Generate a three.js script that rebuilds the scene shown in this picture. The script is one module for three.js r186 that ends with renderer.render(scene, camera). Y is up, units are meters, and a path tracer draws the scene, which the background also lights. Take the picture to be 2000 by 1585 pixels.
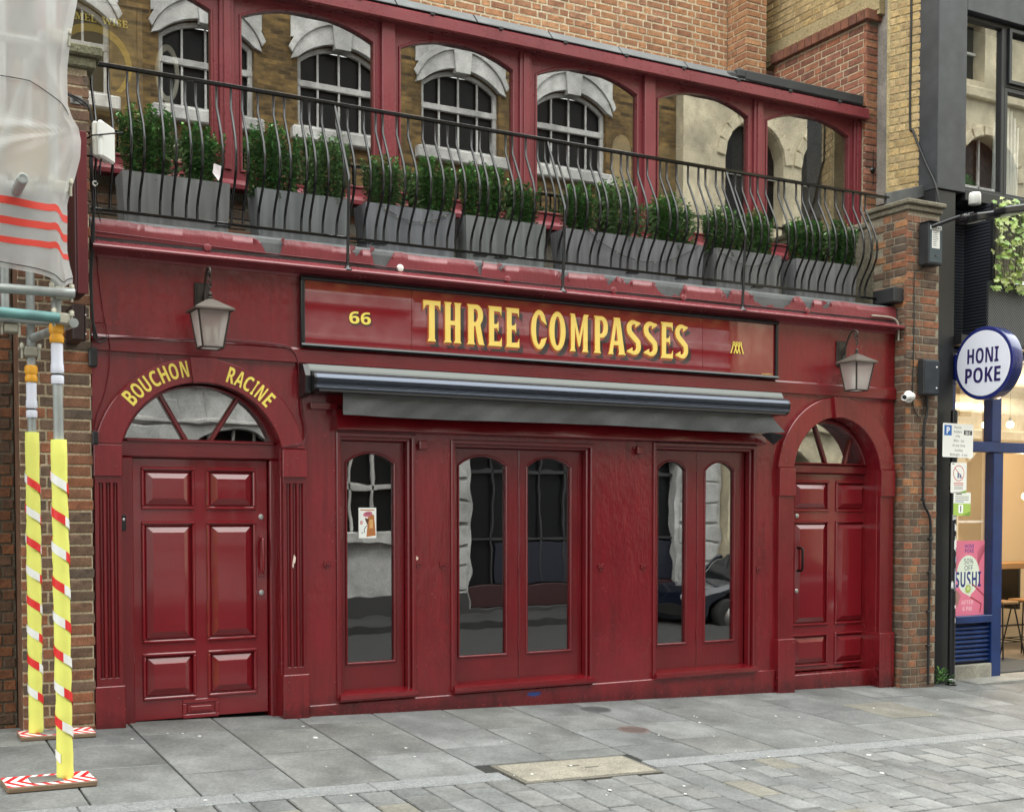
import * as THREE from 'three';
import { mergeGeometries } from 'three/addons/utils/BufferGeometryUtils.js';
import { FontLoader } from 'three/addons/loaders/FontLoader.js';
import { TextGeometry } from 'three/addons/geometries/TextGeometry.js';

// ---------- camera, sky, sun, exposure ----------
const scene = new THREE.Scene();
const camera = new THREE.PerspectiveCamera(36.54, 2000 / 1585, 0.05, 400);
camera.position.set(-1.595, 1.536, 9.15);
camera.rotation.order = 'YXZ';
camera.rotation.set(-1.98 * Math.PI / 180, -28.713 * Math.PI / 180, 0);
camera.setViewOffset(2000, 1585, 0, -296.47, 2000, 1585);
const renderer = new THREE.WebGLRenderer({ antialias: true });
renderer.toneMapping = THREE.LinearToneMapping;
renderer.toneMappingExposure = 1.95;
renderer.shadowMap.enabled = true;

let seed = 7;
const rnd = () => { seed = (seed + 0x6d2b79f5) | 0; let t = Math.imul(seed ^ (seed >>> 15), 1 | seed); t = (t + Math.imul(t ^ (t >>> 7), 61 | t)) ^ t; return ((t ^ (t >>> 14)) >>> 0) / 4294967296; };
const rr = (a, b) => a + (b - a) * rnd();
const pick = (a) => a[Math.floor(rnd() * a.length)];
const hash = (x, y, s) => { let h = Math.imul(x | 0, 374761393) ^ Math.imul(y | 0, 668265263) ^ Math.imul(s | 0, 1274126177); h = Math.imul(h ^ (h >>> 13), 1274126177); return ((h ^ (h >>> 16)) >>> 0) / 4294967296; };
function vnoise(x, y, px, py, s) {   // periodic value noise
  const xi = Math.floor(x), yi = Math.floor(y); let fx = x - xi, fy = y - yi;
  fx = fx * fx * (3 - 2 * fx); fy = fy * fy * (3 - 2 * fy);
  const w = (a, p) => ((a % p) + p) % p;
  const a = hash(w(xi, px), w(yi, py), s), b = hash(w(xi + 1, px), w(yi, py), s), c = hash(w(xi, px), w(yi + 1, py), s), d = hash(w(xi + 1, px), w(yi + 1, py), s);
  return a + (b - a) * fx + (c - a) * fy + (a - b - c + d) * fx * fy;
}
function fbm(u, v, px, py, oct, s) { let t = 0, k = .5, n = 0; for (let i = 0; i < oct; i++) { t += k * vnoise(u * px, v * py, px, py, s + i * 17); n += k; k *= .5; px *= 2; py *= 2; } return t / n; }

// an even overcast sky: CIE overcast gradient with slow cloud mottling
{
  const w = 512, h = 256, d = new Float32Array(w * h * 4);
  for (let j = 0; j < h; j++) for (let i = 0; i < w; i++) {
    const el = ((j + .5) / h - .5) * Math.PI, s = Math.sin(el);
    const n = fbm(i / w, j / h, 8, 6, 5, 3);
    let L = s > -0.02 ? (1 + 2 * Math.max(0, s)) / 3 * (0.82 + 0.36 * n) : 0.12;
    const blue = Math.max(0, Math.min(1, (n - .5) * 1.6));
    const k = (j * w + i) * 4, B = 3.1;
    d[k] = L * B * (1.0 - .05 * (1 - blue)); d[k + 1] = L * B * (1.0 - .01 * (1 - blue)); d[k + 2] = L * B * (.95); d[k + 3] = 1;
  }
  const t = new THREE.DataTexture(d, w, h, THREE.RGBAFormat, THREE.FloatType);
  t.mapping = THREE.EquirectangularReflectionMapping; t.magFilter = t.minFilter = THREE.LinearFilter; t.needsUpdate = true;
  scene.background = t; scene.environment = t;
}
const sun = new THREE.DirectionalLight(new THREE.Color(1.0, 0.95, 0.87), 1.5);
sun.position.set(-6, 26, -13); sun.target.position.set(4, 0, 0); sun.castShadow = true; sun.shadow.radius = 28;
Object.assign(sun.shadow.camera, { left: -25, right: 25, top: 25, bottom: -25, far: 80 }); sun.shadow.mapSize.set(2048, 2048);
scene.add(sun, sun.target);

// ---------- geometry helpers ----------
const V3 = (x, y, z) => new THREE.Vector3(x, y, z);
function fromTris(pos, nor) {
  const g = new THREE.BufferGeometry(); g.setAttribute('position', new THREE.Float32BufferAttribute(pos, 3));
  if (nor) g.setAttribute('normal', new THREE.Float32BufferAttribute(nor, 3)); else g.computeVertexNormals();
  return g;
}
function cbox(x0, x1, y0, y1, z0, z1, c = .003) {           // box with chamfered edges
  const lo = [x0, y0, z0], hi = [x1, y1, z1]; c = Math.min(c, ...hi.map((h, i) => (h - lo[i]) * .45));
  const ctr = lo.map((l, i) => (l + hi[i]) / 2), pos = [];
  const v = (s, a) => s.map((q, i) => { const p = q > 0 ? hi[i] : lo[i]; return i === a ? p : p - q * c; });
  const tri = (p, q, r) => {
    const e = q.map((x, i) => x - p[i]), f = r.map((x, i) => x - p[i]);
    const n = [e[1] * f[2] - e[2] * f[1], e[2] * f[0] - e[0] * f[2], e[0] * f[1] - e[1] * f[0]];
    const m = p.map((x, i) => (x + q[i] + r[i]) / 3 - ctr[i]);
    if (n[0] * m[0] + n[1] * m[1] + n[2] * m[2] < 0) pos.push(...p, ...r, ...q); else pos.push(...p, ...q, ...r);
  };
  const quad = (a, b, d, e) => { tri(a, b, d); tri(a, d, e); };
  const S = (a, sa, b, sb, d, sd) => { const s = [0, 0, 0]; s[a] = sa; s[b] = sb; s[d] = sd; return s; };
  for (let a = 0; a < 3; a++) {
    const b = (a + 1) % 3, d = (a + 2) % 3;
    for (const s of [-1, 1]) quad(v(S(a, s, b, -1, d, -1), a), v(S(a, s, b, 1, d, -1), a), v(S(a, s, b, 1, d, 1), a), v(S(a, s, b, -1, d, 1), a));
    for (const sb of [-1, 1]) for (const sd of [-1, 1]) quad(v(S(a, -1, b, sb, d, sd), b), v(S(a, 1, b, sb, d, sd), b), v(S(a, 1, b, sb, d, sd), d), v(S(a, -1, b, sb, d, sd), d));
  }
  for (const sx of [-1, 1]) for (const sy of [-1, 1]) for (const sz of [-1, 1]) tri(v([sx, sy, sz], 0), v([sx, sy, sz], 1), v([sx, sy, sz], 2));
  return fromTris(pos);
}
function sweep(pts, r, n = 6, closed = false) {              // round bar along a polyline; pts are arrays or Vector3
  pts = pts.map((p) => p.isVector3 ? p.clone() : V3(...p));
  const m = pts.length, rings = []; let prev = null;
  for (let i = 0; i < m; i++) {
    const a = pts[closed ? (i - 1 + m) % m : Math.max(0, i - 1)], b = pts[closed ? (i + 1) % m : Math.min(m - 1, i + 1)];
    const t = b.clone().sub(a).normalize();
    let u;
    if (!prev) { u = Math.abs(t.y) < .9 ? V3(0, 1, 0) : V3(1, 0, 0); u.sub(t.clone().multiplyScalar(u.dot(t))).normalize(); }
    else { u = prev.clone().sub(t.clone().multiplyScalar(prev.dot(t))).normalize(); }
    prev = u; const w = t.clone().cross(u); const R = typeof r === 'function' ? r(i / (m - 1)) : r;
    rings.push([...Array(n)].map((_, k) => { const an = (k + .5) / n * 2 * Math.PI; const d = u.clone().multiplyScalar(Math.cos(an)).add(w.clone().multiplyScalar(Math.sin(an))); return [pts[i].clone().addScaledVector(d, R), d]; }));
  }
  const pos = [], nor = [], put = (q) => { pos.push(q[0].x, q[0].y, q[0].z); nor.push(q[1].x, q[1].y, q[1].z); };
  const L = closed ? m : m - 1;
  for (let i = 0; i < L; i++) for (let k = 0; k < n; k++) { const A = rings[i], B = rings[(i + 1) % m], k2 = (k + 1) % n;[A[k], B[k2], B[k], A[k], A[k2], B[k2]].forEach(put); }
  if (!closed) for (const [ri, s] of [[0, -1], [m - 1, 1]]) { const t = (s > 0 ? pts[m - 1].clone().sub(pts[m - 2]) : pts[0].clone().sub(pts[1])).normalize(); for (let k = 1; k < n - 1; k++) { const q = s > 0 ? [0, k, k + 1] : [0, k + 1, k]; q.forEach((j) => put([rings[ri][j][0], t])); } }
  return fromTris(pos, nor);
}
const curve = (pts, k) => new THREE.CatmullRomCurve3(pts.map((p) => V3(...p)), false, 'catmullrom', .5).getPoints(k);
const bar = (p, q, w, z0, z1, c = .002) => {                  // flat bar between two points of a plane z = const
  const dx = q[0] - p[0], dy = q[1] - p[1], L = Math.hypot(dx, dy), g = cbox(0, L, -w / 2, w / 2, z0, z1, c);
  return g.applyMatrix4(new THREE.Matrix4().makeRotationZ(Math.atan2(dy, dx)).setPosition(p[0], p[1], 0));
};
const poly = (pts, holes = []) => { const s = new THREE.Shape(pts.map((p) => new THREE.Vector2(p[0], p[1]))); for (const h of holes) s.holes.push(new THREE.Path(h.map((p) => new THREE.Vector2(p[0], p[1])))); return s; };
function ext(pts, holes, z0, z1, b = .003) {                  // outline in x, y pushed from z0 to z1
  const d = z1 - z0, area = (q) => Math.abs(q.reduce((s, p, i) => { const r = q[(i + 1) % q.length]; return s + p[0] * r[1] - r[0] * p[1]; }, 0) / 2), want = area(pts) - holes.reduce((s, h) => s + area(h), 0);
  for (b = Math.min(b, d * .4); ; b = b > .0015 ? b / 2 : 0) {   // a bevel too wide for a narrow ring would close its hole: take a finer one
    const g = new THREE.ExtrudeGeometry(poly(pts, holes), { depth: d - 2 * b, bevelEnabled: b > 0, bevelThickness: b, bevelSize: b, bevelOffset: -b, bevelSegments: 1, curveSegments: 1 }), f = g.index ? g.toNonIndexed() : g, p = f.attributes.position;
    let got = 0, top = -9; for (let i = 0; i < p.count; i++) top = Math.max(top, p.getZ(i));
    for (let i = 0; i < p.count; i += 3) if (p.getZ(i) > top - 1e-5 && p.getZ(i + 1) > top - 1e-5 && p.getZ(i + 2) > top - 1e-5) got += Math.abs((p.getX(i + 1) - p.getX(i)) * (p.getY(i + 2) - p.getY(i)) - (p.getX(i + 2) - p.getX(i)) * (p.getY(i + 1) - p.getY(i))) / 2;
    if (b === 0 || got < want * 1.02) return g.translate(0, 0, z0 + b);
  }
}
function arc(xa, xb, ys, yt, n = 20) {                        // points of a segmental arch from (xb, ys) over yt to (xa, ys)
  const h = (xb - xa) / 2, r = yt - ys, R = (h * h + r * r) / (2 * r), cx = (xa + xb) / 2, cy = yt - R, a0 = Math.atan2(ys - cy, h), out = [];
  for (let i = 0; i <= n; i++) { const a = a0 + (Math.PI - 2 * a0) * i / n; out.push([cx + R * Math.cos(a), cy + R * Math.sin(a)]); }
  return out;
}
const rect = (x0, x1, y0, y1) => [[x0, y0], [x1, y0], [x1, y1], [x0, y1]];
const archRect = (x0, x1, y0, ys, yt, n = 20) => [[x0, y0], [x1, y0], ...arc(x0, x1, ys, yt, n)];
function lathe(pts, n = 24) { return new THREE.LatheGeometry(pts.map((p) => new THREE.Vector2(p[0], p[1])), n); }
function profileX(prof, x0, x1) {                             // closed outline in (z, y) pushed along x
  const s = poly(prof.map(([z, y]) => [-z, y]));
  const g = new THREE.ExtrudeGeometry(s, { depth: x1 - x0, bevelEnabled: false });
  return g.rotateY(Math.PI / 2).translate(x0, 0, 0);
}
function uvm(g) {                                             // uv in metres from position and face direction
  const p = g.attributes.position, n = g.attributes.normal, uv = new Float32Array(p.count * 2);
  for (let i = 0; i < p.count; i += 3) {
    let ax = 0, ay = 0, az = 0; for (let k = 0; k < 3; k++) { ax += n.getX(i + k); ay += n.getY(i + k); az += n.getZ(i + k); }
    ax = Math.abs(ax); ay = Math.abs(ay); az = Math.abs(az);
    for (let k = 0; k < 3; k++) { const x = p.getX(i + k), y = p.getY(i + k), z = p.getZ(i + k), j = (i + k) * 2; if (ax > ay && ax > az) { uv[j] = z; uv[j + 1] = y; } else if (ay > az) { uv[j] = x; uv[j + 1] = z; } else { uv[j] = x; uv[j + 1] = y; } }
  }
  g.setAttribute('uv', new THREE.BufferAttribute(uv, 2)); return g;
}
function plain(g) { g = g.index ? g.toNonIndexed() : g; for (const k of Object.keys(g.attributes)) if (k !== 'position' && k !== 'normal') g.deleteAttribute(k); if (!g.attributes.normal) g.computeVertexNormals(); return g; }
const join = (list) => { const l = list.map(plain); return l.length > 1 ? mergeGeometries(l, false) : l[0]; };
const used = {};
const numbered = (name) => { const k = used[name] = (used[name] ?? -1) + 1; return k ? name + '_' + String(k).padStart(3, '0') : name; };
function mesh(name, geo, material, parent) {                  // one named mesh of one or many geometries
  const m = new THREE.Mesh(uvm(Array.isArray(geo) ? join(geo) : plain(geo)), material);
  m.castShadow = m.receiveShadow = true; m.name = parent === scene ? numbered(name) : name; parent.add(m); return m;
}
function share(name, geometry, material, parent) { const m = new THREE.Mesh(geometry, material); m.castShadow = m.receiveShadow = true; m.name = name; parent.add(m); return m; }
function tag(o, label, category, group, kind) { o.userData.label = label; if (category) o.userData.category = category; if (group) o.userData.group = group; if (kind) o.userData.kind = kind; return o; }
function thing(name, label, category, pos = [0, 0, 0], group) { const o = new THREE.Group(); o.name = numbered(name); o.position.set(...pos); scene.add(o); return tag(o, label, category, group); }
function partGroup(name, parent, pos = [0, 0, 0], ry = 0) { const o = new THREE.Group(); o.name = name; o.position.set(...pos); o.rotation.y = ry; parent.add(o); return o; }

// ---------- textures and materials ----------
function tex(w, h, fn, srgb = true, rx = 1, ry = 1) {
  const d = new Uint8Array(w * h * 4);
  for (let j = 0; j < h; j++) for (let i = 0; i < w; i++) { const c = fn(i / w, j / h), k = (j * w + i) * 4; for (let q = 0; q < 3; q++) d[k + q] = Math.max(0, Math.min(255, (Array.isArray(c) ? c[q] : c) * 255)); d[k + 3] = 255; }
  const t = new THREE.DataTexture(d, w, h, THREE.RGBAFormat); t.wrapS = t.wrapT = THREE.RepeatWrapping; t.magFilter = THREE.LinearFilter; t.minFilter = THREE.LinearMipmapLinearFilter; t.generateMipmaps = true;
  if (srgb) t.colorSpace = THREE.SRGBColorSpace; t.repeat.set(rx, ry); t.needsUpdate = true; return t;
}
const rep = (t, x, y = x) => { const c = t.clone(); c.repeat.set(x, y); c.needsUpdate = true; return c; };
const lin = (r, g, b) => new THREE.Color().setRGB(r, g, b);
const T = {};
T.plaster = tex(512, 512, (u, v) => .25 * fbm(u, v, 6, 6, 3, 11) + .5 * fbm(u, v, 24, 18, 4, 12) + .25 * fbm(u, v, 90, 20, 2, 13), false, .9, .9);
T.grain = tex(512, 512, (u, v) => .55 * fbm(u, v, 90, 4, 4, 21) + .3 * fbm(u, v, 8, 3, 3, 22) + .15 * fbm(u, v, 60, 60, 2, 23), false, 1.3, 1.3);
T.grainH = tex(512, 512, (u, v) => .55 * fbm(u, v, 4, 90, 4, 21) + .3 * fbm(u, v, 3, 8, 3, 22) + .15 * fbm(u, v, 60, 60, 2, 23), false, 1.3, 1.3);
T.mottle = tex(512, 512, (u, v) => .72 + .28 * (.5 * fbm(u, v, 3, 3, 4, 31) + .5 * fbm(u, v, 14, 8, 4, 32)), true, .45, .45);
T.rough = tex(512, 512, (u, v) => { const a = fbm(u, v, 5, 4, 4, 41), b = fbm(u, v, 60, 60, 3, 42); return .55 + .4 * a + .2 * (b - .5); }, false, .6, .6);
T.brick = tex(512, 512, (u, v) => { const a = fbm(u, v, 8, 8, 4, 51), b = fbm(u, v, 64, 64, 3, 52), c = fbm(u, v, 4, 10, 3, 53); return .62 + .3 * a + .25 * (b - .5) + .12 * (c - .4); }, true, 2, 2);
T.brickBump = tex(512, 512, (u, v) => .5 * fbm(u, v, 20, 20, 4, 54) + .5 * fbm(u, v, 110, 110, 2, 55), false, 2.5, 2.5);
T.stone = tex(512, 512, (u, v) => { const a = fbm(u, v, 4, 4, 5, 61), b = fbm(u, v, 120, 120, 2, 62), c = fbm(u, v, 12, 9, 4, 63); return .62 + .28 * a + .18 * (b - .5) + .22 * (c - .5); }, true, .55, .55);
T.stoneBump = tex(512, 512, (u, v) => .6 * fbm(u, v, 60, 60, 3, 64) + .4 * fbm(u, v, 10, 10, 4, 65), false, 1, 1);
T.metal = tex(256, 256, (u, v) => .7 + .3 * fbm(u, v, 6, 6, 5, 71), true, 1.4, 1.4);
T.cloth = tex(256, 256, (u, v) => .72 + .2 * fbm(u, v, 3, 5, 4, 81) + .1 * (hash(u * 256, v * 256, 5) - .5), true, .8, .8);
T.speck = tex(512, 512, (u, v) => { const h = hash(u * 512, v * 512, 9), a = fbm(u, v, 100, 100, 2, 91), b = fbm(u, v, 6, 6, 4, 92); return .55 + .35 * a + .2 * b + (h > .93 ? -.25 : h < .05 ? .2 : 0); }, true, 1.2, 1.2);
const std = (o) => new THREE.MeshStandardMaterial(o), phys = (o) => new THREE.MeshPhysicalMaterial(o);
const RED = lin(.205, .0088, .0145);
// the front's own wear: brush marks, faded patches, rain streaks, chips and splash dirt along the ground (7.86 m by 3.92 m)
T.facade = tex(2048, 1024, (u, v) => {
  const x = u * 7.86, y = v * 3.92 - .5, g = y - (.012 - .0287 * x);
  let t = .93 + .2 * (fbm(u, v, 14, 7, 4, 301) - .5) + .12 * (fbm(u, v, 300, 26, 2, 302) - .5);
  const st = fbm(u, v, 190, 3, 3, 303), sm = fbm(u, v, 20, 9, 3, 304); t *= 1 - .2 * Math.max(0, st - .56) / .44 * (sm > .45 ? 1 : .3);
  const n = fbm(u, v, 60, 30, 4, 305); t *= 1 - .32 * Math.max(0, Math.min(1, (.04 + .2 * n - g) / .16));
  let c = [t, t * (1 + .25 * (fbm(u, v, 9, 6, 3, 306) - .5)), t];
  const ch = fbm(u, v, 260, 130, 2, 307); if (ch > .8 && sm > .5) c = [1, 1.9, 1.8]; if (g < .25 && fbm(u, v, 300, 150, 2, 308) > .78) c = [.9, 1.6, 1.5];
  return c.map((q) => Math.min(1, Math.max(0, q)));
});
T.facade.repeat.set(1 / 7.86, 1 / 3.92); T.facade.offset.set(0, .5 / 3.92);
T.streak = tex(256, 256, (u, v) => .62 + .3 * fbm(u, v, 26, 2, 3, 311) + .18 * fbm(u, v, 5, 4, 4, 312), true, 1.1, .7);
const M = {
  wall: phys({ ior: 1.65, color: RED, map: T.facade, roughness: .34, roughnessMap: T.rough, bumpMap: T.plaster, bumpScale: .004 }),
  wood: phys({ ior: 1.65, color: RED, map: T.mottle, roughness: .3, roughnessMap: T.rough, bumpMap: T.grain, bumpScale: .0022 }),
  woodH: phys({ ior: 1.65, color: RED, map: T.mottle, roughness: .3, roughnessMap: T.rough, bumpMap: T.grainH, bumpScale: .0022 }),
  door: phys({ color: lin(.19, .007, .0125), roughness: .22, roughnessMap: T.rough, bumpMap: T.grain, bumpScale: .001, clearcoat: .8, clearcoatRoughness: .05 }),
  old: std({ color: lin(.28, .052, .064), map: T.mottle, roughness: .42, roughnessMap: T.rough, bumpMap: T.grain, bumpScale: .001 }),
  oldH: std({ color: lin(.28, .052, .064), map: T.mottle, roughness: .42, roughnessMap: T.rough, bumpMap: T.grainH, bumpScale: .001 }),
  flake: std({ color: lin(.3, .06, .073), map: T.mottle, roughness: .32, roughnessMap: T.rough, bumpMap: T.plaster, bumpScale: .006, side: THREE.DoubleSide }),
  lead: std({ color: lin(.13, .135, .14), map: T.metal, roughness: .6, bumpMap: T.plaster, bumpScale: .004 }),
  leadDark: std({ color: lin(.035, .036, .038), map: T.metal, roughness: .6 }),
  black: std({ color: lin(.012, .012, .014), roughness: .25 }),
  iron: phys({ ior: 1.55, color: lin(.004, .004, .005), roughness: .13, map: T.metal, bumpMap: T.plaster, bumpScale: .0006 }),
  darkGrey: std({ color: lin(.03, .032, .036), map: T.metal, roughness: .5 }),
  planter: std({ color: lin(.2, .21, .225), map: T.metal, roughness: .55, bumpMap: T.grain, bumpScale: .001 }),
  white: std({ color: lin(.8, .8, .78), roughness: .4 }),
  plastic: std({ color: lin(.75, .75, .72), roughness: .35 }),
  steel: std({ color: lin(.6, .6, .6), metalness: 1, roughness: .35 }),
  gold: phys({ color: lin(.9, .65, .15), roughness: .32, clearcoat: .5, clearcoatRoughness: .05 }),
  goldPale: phys({ color: lin(.92, .74, .26), roughness: .32, clearcoat: .5, clearcoatRoughness: .05 }),
  yellow: std({ color: lin(.87, .7, .13), roughness: .4 }),
  gloss: phys({ color: lin(.2, .007, .013), roughness: .02, ior: 1.85 }),
  orangeShade: phys({ color: lin(.42, .06, .01), roughness: .3, clearcoat: 1, clearcoatRoughness: .02 }),
  inkShade: phys({ color: lin(.022, .01, .01), roughness: .3, clearcoat: 1, clearcoatRoughness: .02 }),
  wireRed: std({ color: lin(.12, .012, .018), roughness: .5 }),
  wireBlack: std({ color: lin(.012, .012, .013), roughness: .5 }),
};
// ---------- ground ----------
const GN = V3(.0287, 1, .053).normalize(), GU = V3(1, -.0287, 0).normalize(), GV = GU.clone().cross(GN).normalize();
const gy = (x, z) => .012 - .0287 * x - .053 * z;
const onGround = (g) => { g.matrixAutoUpdate = true; g.quaternion.setFromRotationMatrix(new THREE.Matrix4().makeBasis(GU, GN, GV)); g.position.set(0, .012, 0); return g; };
function structure(name) { const o = new THREE.Group(); o.name = name; o.userData.kind = 'structure'; scene.add(o); return o; }
const slabMats = [[.27, .277, .273], [.262, .268, .268], [.285, .29, .286], [.27, .272, .262], [.25, .257, .258], [.278, .283, .283]].map((c) => std({ color: lin(...c), map: T.stone, roughness: .72, bumpMap: T.stoneBump, bumpScale: .0025 }));
const tanSlab = std({ color: lin(.31, .295, .25), map: T.stone, roughness: .75, bumpMap: T.stoneBump, bumpScale: .0025 });
const kerbMat = std({ color: lin(.31, .318, .325), map: T.speck, roughness: .7, bumpMap: T.stoneBump, bumpScale: .003 });
const jointMat = std({ color: lin(.035, .034, .031), map: T.speck, roughness: .95, bumpMap: T.stoneBump, bumpScale: .004 });
const asphalt = std({ color: lin(.045, .045, .047), map: T.speck, roughness: .9, bumpMap: T.stoneBump, bumpScale: .006 });
{
  const ground = mesh('ground', new THREE.PlaneGeometry(160, 60, 40, 12).rotateX(-Math.PI / 2).translate(0, -.45, 28), asphalt, scene);
  ground.userData.kind = 'structure';
  const pav = onGround(structure('pavement'));
  mesh('bedding', cbox(-4, 14, -.12, -.014, -1.2, 2.05, .01), jointMat, pav);
  const W = .6255, zEnd = 2.03;
  const cross = { '-2': [.45, 1.3], '-1': [.6, 1.22], 0: [.35, 1.5], 1: [.42, 1.12], 2: [.28, .77, 1.37], 3: [.75, 1.31], 4: [.8, 1.62], 5: [.5, 1.05, 1.6], 6: [.92, 1.5], 7: [.45, 1.18], 8: [.6, 1.2], 9: [.34, .95, 1.45], 10: [.7, 1.35] };
  for (let k = -4; k < 18; k++) {
    const x0 = .245 + W * k, cuts = [k < 12 ? -.12 : -.25, ...(cross[k] ?? [rr(.4, .7), rr(1.1, 1.5)]), zEnd];
    for (let i = 0; i < cuts.length - 1; i++) {
      let za = cuts[i], zb = cuts[i + 1];
      if (k >= 3 && k <= 4 && zb > 1.84) zb = 1.83;                    // the inspection cover sits here
      if (zb - za < .05) continue;
      const g = .006, m = (k === 10 && i === 1) ? tanSlab : pick(slabMats);
      const s = mesh('paving_slab', cbox(x0 + g, x0 + W - g, -.05, rr(-.0018, .0018), za + g, zb - g, .004), m, pav);
      s.rotation.z = rr(-.0015, .0015) * 0;
      const u = s.geometry.attributes.uv, ox = rr(0, 4), oz = rr(0, 4); for (let q = 0; q < u.count; q++) u.setXY(q, u.getX(q) + ox, u.getY(q) + oz);
    }
  }
  const kerb = onGround(structure('kerb_strip'));
  for (let x = -3.1, i = 0; x < 13; i++) { const L = rr(.82, .95); if (!(x + L > 2.28 && x < 3.26)) mesh('kerb_stone', cbox(x, x + L - .006, -.06, .001, 2.036, 2.222, .006), kerbMat, kerb); else { if (x < 2.2) mesh('kerb_stone', cbox(x, 2.215, -.06, .001, 2.036, 2.222, .006), kerbMat, kerb); if (x + L > 3.34) mesh('kerb_stone', cbox(3.345, x + L - .006, -.06, .001, 2.036, 2.222, .006), kerbMat, kerb); } x += L; }
  const road = onGround(structure('road'));
  mesh('bedding', cbox(-4, 16, -.12, -.016, 2.05, 8, .01), jointMat, road);
  const settMats = [[.29, .297, .296], [.275, .283, .285], [.305, .31, .307], [.285, .287, .28], [.265, .272, .274]].map((c) => std({ color: lin(...c), map: T.stone, roughness: .75, bumpMap: T.stoneBump, bumpScale: .004 }));
  for (let x = -.62, k = 0; x < 9.6; x += .2185, k++) {
    let z = 2.232 - (k % 2 ? .14 : 0) - rr(0, .06);
    const zMax = Math.min(3.69, 2.55 + Math.max(0, x) * .36);
    while (z < zMax) {
      const L = rr(.27, .4), za = Math.max(z, 2.229), zb = Math.min(z + L, 3.69); z += L;
      if (zb - za < .05 || (x + .2185 > 2.26 && x < 3.29 && za < 2.35)) { if (!(zb > 2.42)) continue; }
      const zs = (x + .2185 > 2.26 && x < 3.29) ? Math.max(za, 2.352) : za; if (zb - zs < .05) continue;
      const s = mesh('sett', cbox(x + .0062, x + .2123, -.05, rr(-.004, .002), zs + .006, zb - .006, .007), rnd() < .05 ? tanSlab : pick(settMats), road);
      const u = s.geometry.attributes.uv, ox = rr(0, 4); for (let q = 0; q < u.count; q++) u.setXY(q, u.getX(q) + ox, u.getY(q) + ox * 1.7);
    }
  }
  mesh('carriageway', cbox(-4, 16, -.03, -.001, 3.705, 4.7, .006), std({ color: lin(.27, .272, .27), map: T.stone, roughness: .8, bumpMap: T.stoneBump, bumpScale: .003 }), road);
  T.cobble = tex(512, 512, (u, v) => { const row = Math.floor(v * 8), fu = (u * 5 + (row % 2) * .5) % 1, fv = (v * 8) % 1, d = Math.min(fu, 1 - fu) * 1.4, e = Math.min(fv, 1 - fv), k = hash(Math.floor(u * 5 + (row % 2) * .5) % 5, row, 91), m = Math.min(d, e); return Math.min(1, (m < .09 ? .25 : .55 + .6 * (k - .5)) + .25 * (fbm(u, v, 30, 30, 3, 92) - .5)); }, true, .5, .5);
  mesh('cobbles', cbox(-4, 16, -.03, -.001, 4.705, 8, .006), std({ color: lin(.2, .2, .198), map: T.cobble, roughness: .75 }), road);
  // the far side: pavement in front of the opposite houses
  const far = structure('far_pavement'); mesh('slab', cbox(-30, 45, -.5, -.32, 9.75, 11.5, .01), std({ color: lin(.05, .05, .052), map: T.stone, roughness: .9 }), far);

  const cov = onGround(thing('inspection_cover', 'tan concrete inspection cover let into the pavement edge beside the kerb strip', 'cover'));
  cov.position.y = .012;
  mesh('frame', [cbox(2.245, 3.315, -.05, -.002, 1.84, 1.875), cbox(2.245, 3.315, -.05, -.002, 2.315, 2.345), cbox(2.245, 2.272, -.05, -.002, 1.876, 2.314), cbox(3.288, 3.315, -.05, -.002, 1.876, 2.314)], std({ color: lin(.2, .185, .155), map: T.speck, roughness: .8 }), cov);
  mesh('concrete_lid', cbox(2.276, 3.284, -.05, .002, 1.879, 2.311, .004), std({ color: lin(.37, .34, .275), map: rep(T.speck, 1.3, 1.3), roughness: .9, bumpMap: T.stoneBump, bumpScale: .008 }), cov);
  mesh('lifting_slot', [cbox(2.74, 2.83, .0025, .004, 2.02, 2.05), cbox(2.84, 2.95, .0025, .004, 2.09, 2.11)], std({ color: lin(.09, .08, .07), roughness: .9 }), cov);
  const grate = (x, z, label, mat) => {
    const o = onGround(thing('drain_cover', label, 'drain cover')); o.position.set(GU.x * x + GV.x * z, .012 + GU.y * x + GV.y * z, GV.z * z);
    mesh('rim', lathe([[.105, -.01], [.105, .0035], [.128, .0035], [.13, -.01]], 24), mat, o);
    const b = []; for (let i = -4; i <= 4; i++) { const x = i * .022, h = Math.sqrt(.011 - x * x) * .95; b.push(cbox(x - .006, x + .006, -.008, .003, -h, h, .001)); }
    mesh('grating', b, mat, o);
  };
  grate(4.06, .33, 'round dark iron drain grating in the slabs near the pub wall', std({ color: lin(.12, .12, .125), roughness: .7, map: T.metal }));
  grate(3.9, 1.13, 'small rusty brown drain cover further out between paving slabs', std({ color: lin(.19, .13, .12), roughness: .7, map: T.metal }));
  const gum = []; for (let i = 0; i < 60; i++) { const x = rr(-.3, 8), z = rr(.25, 3.4), r = rr(.004, .012) * (rnd() < .12 ? 1.8 : 1); const g = new THREE.CylinderGeometry(r, r * 1.1, .003, 7); g.scale(1, 1, rr(.6, 1.4)); g.translate(x, .0035, z); gum.push(g); }
  const gm = mesh('litter_specks', gum, std({ color: lin(.62, .61, .59), roughness: .8 }), scene); onGround(gm); tag(gm, 'white specks of gum and litter scattered over the paving', 'litter', null, 'stuff');
}

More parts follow.
